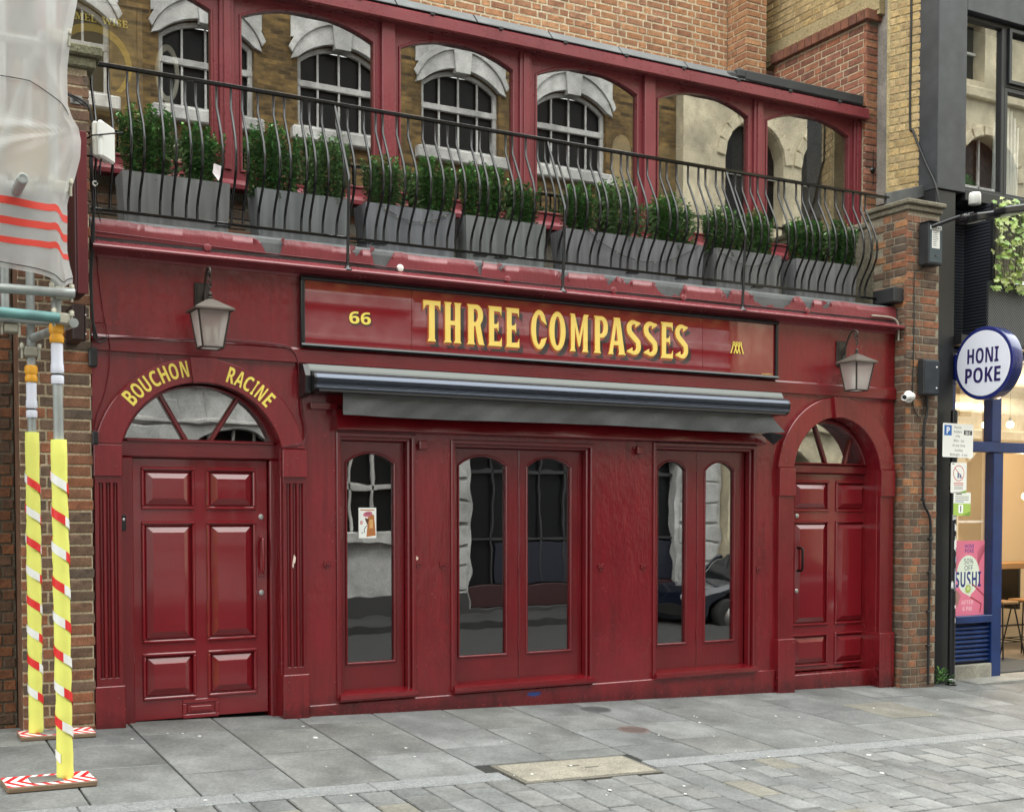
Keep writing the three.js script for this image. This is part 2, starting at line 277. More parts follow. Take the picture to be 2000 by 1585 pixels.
// ---------- bricks ----------
const CO = .0803;                                              // height of a course
function brickGeos(n, len, rough = .0016) {
  return [...Array(n)].map(() => {
    const g = cbox(-len / 2, len / 2, -.0345, .0345, -.04, 0, .004), p = g.attributes.position, m = new Map();
    for (let i = 0; i < p.count; i++) { const k = [p.getX(i), p.getY(i), p.getZ(i)].map((x) => x.toFixed(4)).join(); if (!m.has(k)) m.set(k, [rr(-rough, rough), rr(-rough, rough), rr(-rough, rough)]); const d = m.get(k); p.setXYZ(i, p.getX(i) + d[0], p.getY(i) + d[1], p.getZ(i) + d[2]); }
    g.computeVertexNormals(); uvm(g); const u = g.attributes.uv, a = rr(0, 3), b = rr(0, 3); for (let i = 0; i < u.count; i++) u.setXY(i, u.getX(i) + a, u.getY(i) + b); return g;
  });
}
const BS = brickGeos(8, .219), BH = brickGeos(6, .104);
const brickMats = (cols, rough = .85) => cols.map((c) => std({ color: lin(...c), map: T.brick, roughness: rough, bumpMap: T.brickBump, bumpScale: .005 }));
const mortarMat = (c) => std({ color: lin(...c), map: T.speck, roughness: .95, bumpMap: T.stoneBump, bumpScale: .006 });
const BM = {
  brown: brickMats([[.310, .172, .103], [.253, .149, .098], [.230, .149, .103], [.368, .172, .098], [.483, .184, .092], [.196, .138, .103], [.414, .172, .094], [.287, .178, .121]]),
  orange: brickMats([[.627, .291, .134], [.560, .258, .129], [.650, .325, .157], [.560, .269, .146], [.482, .213, .112], [.694, .358, .179], [.526, .258, .146], [.627, .302, .146]]),
  red: brickMats([[.500, .188, .106], [.450, .175, .106], [.550, .225, .131], [.400, .156, .100], [.512, .213, .138], [.325, .138, .094]]),
  yellow: brickMats([[.713, .494, .218], [.759, .540, .265], [.655, .448, .207], [.690, .494, .253], [.598, .414, .207], [.782, .564, .276]]),
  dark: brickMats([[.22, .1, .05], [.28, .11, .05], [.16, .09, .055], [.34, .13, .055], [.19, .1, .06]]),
};
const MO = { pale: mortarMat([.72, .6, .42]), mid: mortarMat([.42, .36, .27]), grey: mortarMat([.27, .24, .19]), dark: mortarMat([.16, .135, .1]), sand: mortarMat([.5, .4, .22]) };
// bricks of a wall face in the face's own axes: u along x from 0 to L, courses from y0 to y1, the face at z = 0
function layBricks(part, L, y0, y1, mats, opt = {}) {
  const { skip, header = 0, start = 0, jig = .0022, sy = .95 } = opt; let row = 0;
  for (let y = y0; y + .05 < y1; y += CO, row++) {
    let u = -(row % 2 ? .16 : 0) - start, long = (row + header) % 2 === 0;
    while (u < L - .02) {
      const w = long ? .219 : .104, a = Math.max(0, u), b = Math.min(L, u + w); u += w + .0115; const isL = long; long = !long;
      if (b - a < .035) continue; const cx = (a + b) / 2, cy = y + CO / 2; if (skip && skip(cx, cy)) continue;
      const m = share('brick', pick((b - a) > .13 ? BS : BH), pick(mats), part), base = (b - a) > .13 ? .219 : .104;
      m.position.set(cx, cy, rr(-jig, jig)); m.scale.set((b - a) / base * (.99 - .4 * (.95 - sy)), sy, 1); m.rotation.set(rr(-.006, .006), rr(-.006, .006), rr(-.004, .004));
    }
  }
}
// ---------- brick piers on both sides of the pub front ----------
{
  const o = thing('brick_pier', 'brown brick pier with a mossy stone cap behind the yellow scaffold poles', 'brick pier', [-.49, 0, 0]);
  const f = partGroup('front_face', o, [0, 0, .05]);
  mesh('mortar', cbox(0, .478, -.3, 4.66, -.3, -.007), MO.pale, f);
  const low = (u, v) => v < -.02 - u * .02 && false;
  layBricks(f, .487, -.04, 4.66, BM.brown, { skip: low, start: .05 });
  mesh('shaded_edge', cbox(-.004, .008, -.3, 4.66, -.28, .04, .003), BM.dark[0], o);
  const side = partGroup('return_face', o, [.487, 0, .05], Math.PI / 2); mesh('mortar', cbox(.01, .3, 3.6, 4.66, -.05, -.012), MO.grey, side);
  layBricks(side, .28, 3.66, 4.66, BM.brown, {});
  const cap = std({ color: lin(.2, .19, .12), map: T.speck, roughness: .95, bumpMap: T.stoneBump, bumpScale: .012 });
  mesh('cap', [cbox(-.06, .57, 4.735, 4.81, -.3, .13, .012), cbox(-.02, .53, 4.66, 4.735, -.27, .095, .01)], cap, o);
  mesh('fixing_plate', [cbox(.36, .44, 4.41, 4.47, .051, .056), lathe([[0, .012], [.012, .01], [.014, 0]], 10).rotateX(Math.PI / 2).translate(.39, 4.44, .056)], std({ color: lin(.3, .3, .29), roughness: .5, metalness: .6 }), o);
}
{
  const o = thing('brick_pier', 'red and brown brick pier between the pub front and the black shopfront', 'brick pier', [7.868, 0, 0]);
  const f = partGroup('front_face', o, [0, 0, .15]);
  mesh('mortar', cbox(.008, .455, -.4, 4.6, -.4, -.007), MO.mid, f);
  layBricks(f, .453, -.26, 4.6, [...BM.brown, ...BM.brown, BM.orange[0], BM.orange[4]], { start: .11 });
  const s = partGroup('return_face', o, [0, 0, -.72], -Math.PI / 2);
  mesh('mortar', cbox(.0, .86, -.4, 4.6, -.1, -.007), MO.mid, s);
  layBricks(s, .862, 3.15, 4.58, [...BM.brown, BM.orange[4], BM.orange[0], BM.orange[2]], { skip: (u, v) => u < .42 || (v < 3.68 && u < .62) });
  layBricks(s, .862, -.26, 3.15, BM.brown, { skip: (u) => u < .62 });
  const weath = std({ color: lin(.25, .22, .16), map: T.speck, roughness: .95, bumpMap: T.stoneBump, bumpScale: .012 });
  mesh('rendered_upstand', cbox(-.012, .02, 3.7, 4.5, -.72, -.31, .006), weath, o);
  mesh('cap', [cbox(-.045, .5, 4.655, 4.705, -.42, .2, .012), cbox(-.02, .475, 4.6, 4.655, -.42, .172, .008), cbox(-.03, .03, 4.53, 4.58, -.75, -.421, .01)], weath, o);
  mesh('lead_dressing', cbox(-.13, .03, 3.68, 3.83, -.2, .1, .01), M.leadDark, o);
}
// ---------- the storey set back behind the terrace ----------
const backWallMat = std({ color: lin(.38, .17, .1), map: T.brick, roughness: .9, bumpMap: T.brickBump, bumpScale: .004 });
{
  const o = thing('brick_building', 'upper storey of warm orange red brick set back above the glazed terrace', 'building');
  const f = partGroup('wall', o, [2.3, 6.35, -2.55]);
  mesh('mortar', cbox(0, 5.42, -3, 3, -.3, -.007), MO.pale, f);
  mesh('mortar_pointing', cbox(0, 5.42, .1, 1.75, -.02, -.004), MO.pale, f); layBricks(f, 5.42, .16, 1.75, BM.orange, { sy: .9, skip: (u, v) => v + 6.35 > 6.72 + Math.max(0, u - .2) * .205 || v + 6.35 < 6.55 + u * .022, header: 1 });
  const p = partGroup('chimney_pier', o, [7.72, 6.35, 0]);
  mesh('mortar', cbox(.008, .3, -1, 3, -2.6, -2.207), MO.pale, p);
  const pf = partGroup('front', p, [0, 0, -2.2]); layBricks(pf, .3, .16, 1.6, BM.orange, { sy: .9 });
  const ps = partGroup('side', p, [0, 0, -2.55], -Math.PI / 2); layBricks(ps, .35, .16, 1.6, BM.orange, { header: 1 });
  for (const q of [pf, ps]) { for (const b of [...q.children]) { b.position.applyEuler(q.rotation).add(q.position); b.rotation.y += q.rotation.y; p.add(b); } p.remove(q); }
  mesh('upper_storey', [cbox(-4, 7.7, 8.2, 12, -4, -2.6, .01), cbox(-4, 2.31, 3, 8.2, -4, -2.62, .01), cbox(7.7, 13, 3, 12, -5, -2.75, .01)], backWallMat, o);
}
{
  const o = thing('side_wall', 'red brick side wall with a projecting brick coping where the glazed terrace ends', 'wall', [8.22, 0, 0]);
  const s = partGroup('return_face', o, [0, 0, -2.3], -Math.PI / 2);
  mesh('mortar', cbox(0, 1.49, 3.6, 6.9, -.2, -.007), MO.pale, s);
  layBricks(s, 1.5, 5.72, 6.86, BM.red, { header: 1, skip: (u, v) => v < 5.98 && u < 1.2 });
  const f = partGroup('front_face', o, [0, 0, -.8]);
  mesh('mortar', cbox(.008, .26, 3.6, 6.9, -.2, -.008), MO.grey, f);
  layBricks(f, .24, 4.5, 6.86, [...BM.red, BM.orange[1], BM.orange[4]], { });
  const cm = brickMats([[.34, .13, .075], [.3, .115, .07], [.26, .1, .065]]);
  const c = partGroup('coping', o, [0, 0, 0]);
  for (let i = 0; i < 13; i++) { const z = -2.3 + i * .117; mesh('brick', cbox(-.06, .07, 6.86, 6.975, z, z + .108, .006), pick(cm), c); }
  for (let i = 0; i < 3; i++) mesh('brick', cbox(-.06 + i * .1, .034 + i * .1, 6.862, 6.973, -.775, -.74, .006), pick(cm), c);
  mesh('mortar', cbox(-.045, .24, 6.868, 6.968, -2.3, -.75, .002), MO.grey, c);
  mesh('wall_tie', [lathe([[0, .03], [.028, .02], [.036, 0]], 16).rotateX(Math.PI / 2).translate(.1, 5.28, -.795), sweep([[.1, 5.12, -.785], [.1, 5.5, -.785]], .004, 5)], M.iron, o);
}
{
  const o = thing('yellow_brick_wall', 'yellow stock brick wall rising behind the red coping and beside the black frame', 'wall');
  const s = partGroup('return_face', o, [8.3, 6.975, -2.6], -Math.PI / 2);
  mesh('mortar', cbox(0, 1.9, -.05, 3, -.2, -.006), MO.sand, s); mesh('mortar_fillet', cbox(0, 1.9, 0, .2, -.02, .004), MO.sand, s);
  layBricks(s, 1.85, .2, 1.35, BM.yellow, { skip: (u, v) => v > 1.35 - u * .45 });
  const len = .34, p = partGroup('splayed_face', o, [8.4 - len * .37 - .01, 4.86, -.19 - len * .929], -Math.atan2(.929, .37));
  mesh('mortar', cbox(-.035, len, -1, 4, -.2, -.006), MO.sand, p);
  layBricks(p, len, 0, 2.75, BM.yellow, { header: 1 });
}
// the wall left of the scaffold
{
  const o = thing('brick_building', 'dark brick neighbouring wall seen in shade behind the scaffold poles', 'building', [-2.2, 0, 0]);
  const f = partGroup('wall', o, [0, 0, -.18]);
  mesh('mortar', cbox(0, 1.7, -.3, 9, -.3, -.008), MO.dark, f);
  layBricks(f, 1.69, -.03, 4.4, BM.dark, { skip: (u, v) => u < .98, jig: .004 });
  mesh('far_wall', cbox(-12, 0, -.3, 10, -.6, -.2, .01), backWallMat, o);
}
// ---------- glazed terrace room ----------
const glassClear = phys({ color: lin(.9, .92, .9), roughness: 0, transmission: 1, thickness: 0, ior: 3.9, side: THREE.DoubleSide });
T.wave = tex(256, 512, (u, v) => .62 * fbm(u, v, 3, 5, 2, 101) + .38 * fbm(u, v, 2, 9, 2, 102), false, 1.7, .75);
const glassWavy = phys({ color: lin(.86, .9, .9), roughness: 0, transmission: 1, thickness: 0, ior: 3.5, bumpMap: T.wave, bumpScale: .0006, side: THREE.DoubleSide });
{
  const o = thing('glazed_terrace_room', 'long dark pink timber glazed room with arched panes behind the planters', 'conservatory');
  const zf = -.9, X = [-.16, 1.245, 2.665, 4.045, 5.425, 6.805, 8.19];
  for (let i = 0; i < 7; i++) mesh('post', [cbox(X[i] - .062, X[i] + .062, 4.2, 5.83, zf - .12, zf + (i === 2 || i === 4 ? .05 : .03), .006), cbox(X[i] - .03, X[i] + .03, 4.36, 5.8, zf + .03, zf + .045, .004)], M.old, o);
  for (let i = 0; i < 6; i++) {
    const a = X[i] + .06, b = X[i + 1] - .06, aw = a + .012, bw = b - .012, ys = 5.635, yt = 5.78;
    const out = rect(a, b, 4.28, 5.84), hole = archRect(a + .05, b - .05, 4.36, ys, yt, 24).reverse();
    const w = partGroup('window', o);
    mesh('frame', ext(out, [hole], zf - .055, zf, .005), M.old, w);
    const rim = archRect(a + .05, b - .05, 4.36, ys, yt, 24), rin = archRect(a + .068, b - .068, 4.378, ys - .008, yt - .018, 24).reverse();
    mesh('bead', ext(rim, [rin], zf - .05, zf + .012, .004), M.old, w);
    mesh('pane', new THREE.ShapeGeometry(poly(archRect(a + .06, b - .06, 4.37, ys, yt - .012, 24))).translate(0, 0, zf - .03), glassClear, w);
  }
  mesh('sill', profileX([[zf - .1, 4.2], [zf + .09, 4.2], [zf + .09, 4.235], [zf + .03, 4.285], [zf - .1, 4.285]], -.6, 8.2), M.oldH, o);
  mesh('fascia', profileX([[zf - .1, 5.822], [zf + .13, 5.8], [zf + .145, 5.812], [zf + .145, 5.905], [zf + .12, 5.925], [zf - .1, 5.93]], -.8, 8.225), M.oldH, o);
  mesh('roof', profileX([[zf + .14, 5.935], [-2.5, 6.5], [-2.5, 6.45], [zf - .1, 5.932]], -.8, 8.2), M.lead, o);
  for (let i = 0; i < 9; i++) { const x0 = -.4 + i * .78, L = .765; if (x0 < 6.4) mesh('lead_flashing', profileX([[zf - .3, 5.931], [zf + .115, 5.931], [zf + .11, 5.95], [zf + .03, 6.035], [zf - .3, 6.12]], x0, x0 + L).translate(0, rr(0, .008), rr(-.008, .008)), M.lead, o); }
  mesh('flat_gutter', [cbox(6.55, 8.17, 5.95, 6.05, zf - .3, zf + .12, .01), cbox(6.35, 6.6, 5.94, 6.03, zf - .1, zf + .1, .03), cbox(6.45, 6.56, 5.96, 6.06, zf + .0, zf + .12, .02)], M.leadDark, o);
  const cl = []; for (let i = 0; i < 12; i++) { const x = .3 + i * .68; cl.push(cbox(x, x + .035, 5.905, 5.935, zf + .12, zf + .16, .004)); } mesh('gutter_bracket', cl, M.leadDark, o);
  const dw = partGroup('dwarf_wall', o, [-.5, 3.6, zf - .02]);
  mesh('mortar', cbox(0, 8.7, -.1, .6, -.12, -.007), MO.grey, dw);
  layBricks(dw, 8.7, .05, .58, BM.brown, { skip: (u) => { const x = u - .5; return !((x > -.3 && x < .42) || (x > .95 && x < 1.4) || (x > 1.95 && x < 2.35)); } });
  // inside: floor, dim walls, ceiling, back bar
  const dim = std({ color: lin(.09, .05, .03), map: T.mottle, roughness: .8 });
  mesh('interior', [cbox(-.6, 8.2, 3.4, 3.62, -2.5, zf - .15, .01), cbox(-.6, 8.2, 3.62, 6.4, -2.53, -2.46, .01), cbox(-.8, -.6, 3.4, 6.4, -2.5, zf - .1, .01)], dim, o);
  mesh('shelf', [cbox(.4, 7.8, 4.55, 4.59, -2.45, -2.15, .004), cbox(2.2, 2.26, 3.62, 4.55, -2.3, -2.24), cbox(4.9, 4.96, 3.62, 4.55, -2.3, -2.24)], std({ color: lin(.05, .025, .015), roughness: .5 }), o);
}
{ // framed board in the terrace room, behind the glass on the left
  const o = thing('framed_board', 'dark framed board with gilt lettering seen through the glass above the pier cap', 'framed picture', [.34, 5.2, -1.05]);
  mesh('frame', [cbox(-.4, .26, .38, .42, 0, .03), cbox(.22, .26, -.5, .379, 0, .03), cbox(-.4, -.36, -.5, .379, 0, .03)], std({ color: lin(.1, .06, .025), roughness: .4 }), o);
  mesh('board', cbox(-.359, .219, -.5, .379, -.01, .01), std({ color: lin(.2, .13, .04), map: T.mottle, roughness: .35 }), o);
  mesh('gilt_arc', ext([...arc(-.33, .1, -.3, .2, 20), ...arc(-.28, .05, -.3, .14, 20).reverse()], [], .0105, .013, 0), std({ color: lin(.5, .33, .05), roughness: .4 }), o);
  o.userData.textAt = true; globalThis.__board = o;
}
// ---------- the pub's ground floor ----------
const pub = thing('pub_building', 'ground floor pub front painted glossy dark red with arched doors and tall windows', 'building');
const AL = { cx: .79, cy: 1.905, ri: .612, ro: .792, spr: 2.045 }, AR = { cx: 7.065, cy: 1.925, ri: .572, ro: .768, spr: 1.995 };
const archHole = (A, y0) => { const h = Math.sqrt(A.ri * A.ri - (A.spr - A.cy) ** 2); return archRect(A.cx - h, A.cx + h, y0, A.spr, A.cy + A.ri, 32); };
{
  const wallOut = [[0, -.5], [7.862, -.5], [7.862, 3.42], [0, 3.42]];
  const holes = [archHole(AL, -.45), archHole(AR, -.45), rect(1.868, 2.49, .09, 2.16), rect(2.868, 4.2, .09, 2.13), rect(4.9, 6.03, .07, 2.165)].map((h) => h.reverse());
  mesh('wall', ext(wallOut, holes, -.3, 0, .004), M.wall, pub);
  mesh('plinth', [cbox(1.6, 6.3, -.5, .052, -.01, .024, .008)], M.wall, pub);
  mesh('band', [profileX([[-.01, 2.712], [.028, 2.712], [.028, 2.81], [.018, 2.826], [-.01, 2.832]], .002, 7.86)], M.woodH, pub);
  // cornice: small moulding, sloping shelf, lead apron
  mesh('cornice', profileX([[-.02, 3.372], [.012, 3.372], [.02, 3.388], [.03, 3.392], [.05, 3.398], [.075, 3.405], [.105, 3.412], [.13, 3.418], [.135, 3.43], [.125, 3.442], [.09, 3.452], [.04, 3.478], [.012, 3.492], [-.02, 3.5]], .0, 7.86), M.flake, pub);
  mesh('apron', profileX([[-.2, 3.3], [.012, 3.48], [.02, 3.505], [.016, 3.6], [.008, 3.632], [-.012, 3.652], [-.05, 3.662], [-.6, 3.672], [-.62, 3.3]], .0, 7.9), M.lead, pub);
  mesh('terrace_deck', cbox(-.2, 8.2, 3.5, 3.655, -1.2, -.605, .01), M.lead, pub);
}
{ // red paint on the lead apron, torn away in places (bare stretches in metres along x)
  const bare = [[1.18, 1.42, .1], [1.96, 2.06, .11], [2.13, 2.33, .12], [3.05, 3.13, .11], [3.27, 3.34, .06], [3.86, 3.97, .12], [4.34, 4.46, .06], [4.5, 4.63, .12], [4.84, 5.2, .12], [5.62, 5.74, .07], [5.95, 6.5, .11], [6.58, 6.75, .09], [6.86, 6.98, .08]];
  const N = 900, top = []; for (let i = 0; i <= N; i++) {
    const x = .01 + 7.84 * i / N; let y = 3.636 + .006 * Math.sin(x * 9) + .006 * (vnoise(x * 30, 0, 999, 9, 5) - .5);
    for (const [a, b, d] of bare) { const aa = a + .03 * (vnoise(a * 7, 1, 99, 9, 3) - .5), wl = .015 + .1 * hash(Math.round(a * 100), 1, 6), wr = .015 + .09 * hash(Math.round(b * 100), 2, 6), t = Math.min((x - aa) / wl, (b - x) / wr); if (t > 0) y = Math.min(y, 3.634 - d * Math.min(1, t) ** 1.3 * (.75 + .5 * vnoise(x * 22, 3, 999, 9, 8)) - .012 * vnoise(x * 90, 5, 9999, 9, 8)); }
    top.push([x, y]);
  }
  // a sheet following the apron's face with a torn edge; paint has thickness
  const strip = []; const zOf = (y) => (y > 3.6 ? .0185 - (y - 3.6) * .25 : .0215) + .0025;
  for (let i = 0; i < N; i++) {
    const [xa, ya] = top[i], [xb, yb] = top[i + 1]; if (ya < 3.52 && yb < 3.52) continue; const y0 = 3.512;
    const wob = (x, y) => zOf(y) + .005 * (vnoise(x * 4, y * 6, 999, 99, 2) - .3);
    for (let k = 0; k < 4; k++) { const f = (y) => y0 + Math.max(0, y - y0) * (k / 4), g = (y) => y0 + Math.max(0, y - y0) * ((k + 1) / 4); const a = [xa, f(ya)], b = [xb, f(yb)], c = [xb, g(yb)], d = [xa, g(ya)]; const P = (q) => [q[0], q[1], wob(q[0], q[1])]; strip.push(...P(a), ...P(b), ...P(c), ...P(a), ...P(c), ...P(d)); }
  }
  const nor = []; for (let i = 0; i < strip.length; i += 3) { const x = strip[i], y = strip[i + 1], e = .004, h = (a, b) => .005 * (vnoise(a * 4, b * 6, 999, 99, 2) - .3) + zOf(b), n = V3(-(h(x + e, y) - h(x - e, y)) / (2 * e), -(h(x, y + e) - h(x, y - e)) / (2 * e), 1).normalize(); nor.push(n.x, n.y, n.z); }
  mesh('paint_skin', fromTris(strip, nor), M.flake, pub);
  const curls = []; for (const [a, b, d] of bare) for (const [x, s] of [[a, 1], [b, -1]]) if (rnd() < .85) {
    const y = rr(3.55, 3.61), w = rr(.02, .05), h = rr(.03, .06), z = .024, q = [[x - s * .004, y, z], [x + s * w * .5, y + h * .2, z + .02], [x + s * w * .75, y + h * .55, z + .032], [x - s * .004, y + h, z]];
    curls.push(fromTris([...q[0], ...q[1], ...q[2], ...q[0], ...q[2], ...q[3]]));
  }
  mesh('paint_curl', curls, M.flake, pub);
  for (const [x, white] of [[.83, 0], [2.38, 1], [3.36, 0], [4.42, 0], [5.18, 0], [6.66, 0]]) mesh('clip_disc', lathe([[0, .018], [.024, .017], [.03, .01], [.03, 0]], 18).rotateX(Math.PI / 2).translate(x, 3.512, .024), white ? M.plastic : M.flake, pub);
  mesh('clip_wire', sweep(curve([[.02, 3.545, .035], [.5, 3.535, .036], [1.2, 3.52, .03], [2.1, 3.515, .031], [2.3, 3.508, .036], [3, 3.512, .03], [3.36, 3.5, .04], [4.4, 3.505, .034], [5.4, 3.51, .03], [6.6, 3.505, .034], [7.8, 3.508, .03]], 60), .005, 5), M.wireRed, pub);
}
function ring(A, keyA, keyB) {
  const h = Math.sqrt(A.ri * A.ri - (A.spr - A.cy) ** 2), H = Math.sqrt(A.ro * A.ro - (A.spr - A.cy) ** 2);
  const o = arc(A.cx - H, A.cx + H, A.spr, A.cy + A.ro, 40), i = arc(A.cx - h, A.cx + h, A.spr, A.cy + A.ri, 40).reverse();
  mesh('arch_ring', ext([...o, ...i], [], -.02, .05, .006), M.wall, pub);
  const k = (a, r) => [A.cx + r * Math.sin(a), A.cy + r * Math.cos(a)], pts = [];
  for (let q = 0; q <= 6; q++) pts.push(k(keyA + (keyB - keyA) * q / 6, A.ri - .004)); for (let q = 6; q >= 0; q--) pts.push(k(keyA + (keyB - keyA) * q / 6, Math.min(A.ro, 99) + .004));
  mesh('keystone', ext(pts.reverse(), [], 0, .084, .005), M.wall, pub);
}
ring(AL, -.135, .13); ring(AR, -.12, .13);
function pilaster(x0, x1, yBase, yTop, ySpr, fl, ground) {
  const p = partGroup('pilaster', pub);
  mesh('impost_block', cbox(x0 - .006, x1 + .006, yTop, ySpr - .002, -.28, .064, .005), M.wall, p);
  mesh('plinth_block', cbox(x0 - .012, x1 + .012, ground - .1, yBase, -.28, .068, .006), M.wall, p);
  const z = .046;
  if (fl) {
    const w = (x1 - x0), n = fl, pr = [[x0, -.28], [x1, -.28], [x1, z]]; const pitch = w / (n + .75), r = pitch * .34;
    for (let i = n - 1; i >= 0; i--) { const c = x0 + pitch * (i + .5) + pitch * .375; for (let k = 0; k <= 6; k++) { const a = Math.PI * k / 6; pr.push([c + r * Math.cos(a), z - r * 1.5 * Math.sin(a)]); } }
    pr.push([x0, z]);
    const g = new THREE.ExtrudeGeometry(poly(pr.map(([x, zz]) => [x, zz])), { depth: yTop - yBase - .1, bevelEnabled: false }).rotateX(Math.PI / 2).scale(1, 1, 1);
    // the profile lies in x, z after turning: y of the shape becomes z
    g.applyMatrix4(new THREE.Matrix4().makeTranslation(0, yTop - .045, 0));
    mesh('fluted_shaft', [g, cbox(x0, x1, yTop - .046, yTop + .01, -.28, z, .002), cbox(x0, x1, yBase - .01, yBase + .056, -.28, z, .002)], M.wood, p);
  } else mesh('shaft', cbox(x0, x1, yBase - .01, yTop + .01, -.28, z, .004), M.wood, p);
  return p;
}
pilaster(.006, .19, .31, 1.815, 2.045, 3, .0); pilaster(1.393, 1.578, .308, 1.826, 2.045, 3, -.04);
pilaster(6.312, 6.5, .345, 1.72, 1.995, 0, -.17); pilaster(7.64, 7.82, .345, 1.725, 1.995, 0, -.21);

// panelled doors
function doorPanel(p, x0, x1, y0, y1, z) {
  const m = .024, f = .05, c = partGroup('raised_panel', p);
  mesh('moulding', [cbox(x0, x1, y1 - m, y1, z - .004, z + .017, .007), cbox(x0, x1, y0, y0 + m, z - .004, z + .017, .007), cbox(x0, x0 + m, y0 + m, y1 - m, z - .004, z + .017, .007), cbox(x1 - m, x1, y0 + m, y1 - m, z - .004, z + .017, .007)], M.door, c);
  const a = [x0 + m + .006, x1 - m - .006, y0 + m + .006, y1 - m - .006], b = [a[0] + f, a[1] - f, a[2] + f, a[3] - f], zb = z - .012, zt = z + .014;
  const A = [[a[0], a[2], zb], [a[1], a[2], zb], [a[1], a[3], zb], [a[0], a[3], zb]], B = [[b[0], b[2], zt], [b[1], b[2], zt], [b[1], b[3], zt], [b[0], b[3], zt]], t = [];
  for (let i = 0; i < 4; i++) { const j = (i + 1) % 4; t.push(...A[i], ...A[j], ...B[j], ...A[i], ...B[j], ...B[i]); }
  const lip = .004, B2 = [[b[0] + lip, b[2] + lip, zt + .002], [b[1] - lip, b[2] + lip, zt + .002], [b[1] - lip, b[3] - lip, zt + .002], [b[0] + lip, b[3] - lip, zt + .002]];
  for (let i = 0; i < 4; i++) { const j = (i + 1) % 4; t.push(...B[i], ...B[j], ...B2[j], ...B[i], ...B2[j], ...B2[i]); }
  t.push(...B2[0], ...B2[1], ...B2[2], ...B2[0], ...B2[2], ...B2[3]);
  mesh('field', fromTris(t), M.door, c); return c;
}
function flatten(c, p) { for (const m of [...c.children]) p.add(m); p.remove(c); }
function panelDoor(x0, x1, y0, y1, z, cols, rows, holesOnly) {
  const d = partGroup('door', pub), inset = .018;
  const holes = []; for (const [a, b] of cols) for (const [p, q] of rows) holes.push(rect(a + inset, b - inset, p + inset, q - inset).reverse());
  mesh('leaf', ext(rect(x0, x1, y0, y1), holes, z - .045, z, .003), M.door, d);
  mesh('backing', cbox(x0 + .01, x1 - .01, y0 + .01, y1 - .01, z - .06, z - .02, .002), M.door, d);
  for (const [a, b] of cols) for (const [p, q] of rows) { const c = doorPanel(d, a, b, p, q, z), list = [...c.children]; d.remove(c); mesh('raised_panel', list.map((m) => m.geometry), M.door, d); }
  return d;
}
const dL = panelDoor(.298, 1.318, .012, 1.957, -.12, [[.36, .758], [.844, 1.228]], [[1.578, 1.895], [.585, 1.492], [.16, .512]]);
const disc = (x, y, z, r, d = .01) => lathe([[0, d], [r * .8, d], [r, d * .6], [r, 0]], 18).rotateX(Math.PI / 2).translate(x, y, z);
mesh('letter_plate', [cbox(.652, .928, .006, .036, -.12, -.108, .004), cbox(.652, .928, .12, .15, -.12, -.108, .004), cbox(.652, .682, .037, .119, -.12, -.108, .004), cbox(.898, .928, .037, .119, -.12, -.108, .004), cbox(.69, .89, .046, .11, -.12, -.112, .004), cbox(.71, .87, .06, .096, -.112, -.106, .004)], M.door, dL);
mesh('pull_handle', [sweep(curve([[1.268, 1.36, -.12], [1.268, 1.355, -.075], [1.268, 1.3, -.06], [1.268, 1.16, -.06], [1.268, 1.1, -.075], [1.268, 1.095, -.12]], 24), .011, 8), cbox(1.245, 1.29, 1.33, 1.39, -.12, -.112), cbox(1.245, 1.29, 1.06, 1.12, -.12, -.112)], M.door, dL);
for (const y of [1.524, .938]) mesh('lock', [disc(1.268, y, -.121, .021, .012), cbox(1.266, 1.27, y - .008, y + .008, -.112, -.1075, .0005)], M.steel, dL);
{ // frame, transom and fanlight of the door with gilt letters
  const f = partGroup('door_frame', pub);
  mesh('jamb', cbox(.2, .296, -.03, 1.96, -.25, -.066, .008), M.wood, f); mesh('jamb', cbox(1.325, 1.41, -.08, 1.96, -.25, -.066, .008), M.wood, f);
  mesh('transom', [cbox(.2, 1.41, 1.961, 2.088, -.25, -.07, .012), cbox(.25, 1.36, 2.075, 2.1, -.2, -.055, .006)], M.woodH, f);
  const lt = partGroup('fanlight', pub), A = AL;
  const oo = archRect(A.cx - .606, A.cx + .606, 2.09, 2.1, A.cy + .606 - .003, 36), ii = archRect(A.cx - .545, A.cx + .545, 2.101, 2.106, 2.497, 36).reverse();
  mesh('frame', ext(oo, [ii], -.2, -.075, .012), M.wood, lt);
  mesh('glazing_bar', bar([.478, 2.46], [.692, 2.09], .036, -.15, -.085, .008), M.wood, lt); mesh('glazing_bar', bar([1.108, 2.46], [.872, 2.09], .036, -.15, -.085, .008), M.wood, lt);
  mesh('pane', new THREE.ShapeGeometry(poly(archRect(A.cx - .56, A.cx + .56, 2.09, 2.1, 2.51, 30))).translate(0, 0, -.12), glassWavy, lt);
}
const dR = panelDoor(6.6, 7.74, -.02, 1.95, -.2, [[6.7, 7.172], [7.262, 7.692]], [[1.572, 1.885], [.43, 1.485], [.022, .35]]);
mesh('pull_handle', [sweep(curve([[6.765, 1.215, -.2], [6.765, 1.21, -.14], [6.765, 1.18, -.125], [6.765, 1.02, -.125], [6.765, .99, -.14], [6.765, .985, -.2]], 24), .012, 8)], M.iron, dR);
for (const y of [1.53, .785]) mesh('lock', disc(6.752, y, -.2, .022, .012), M.steel, dR);
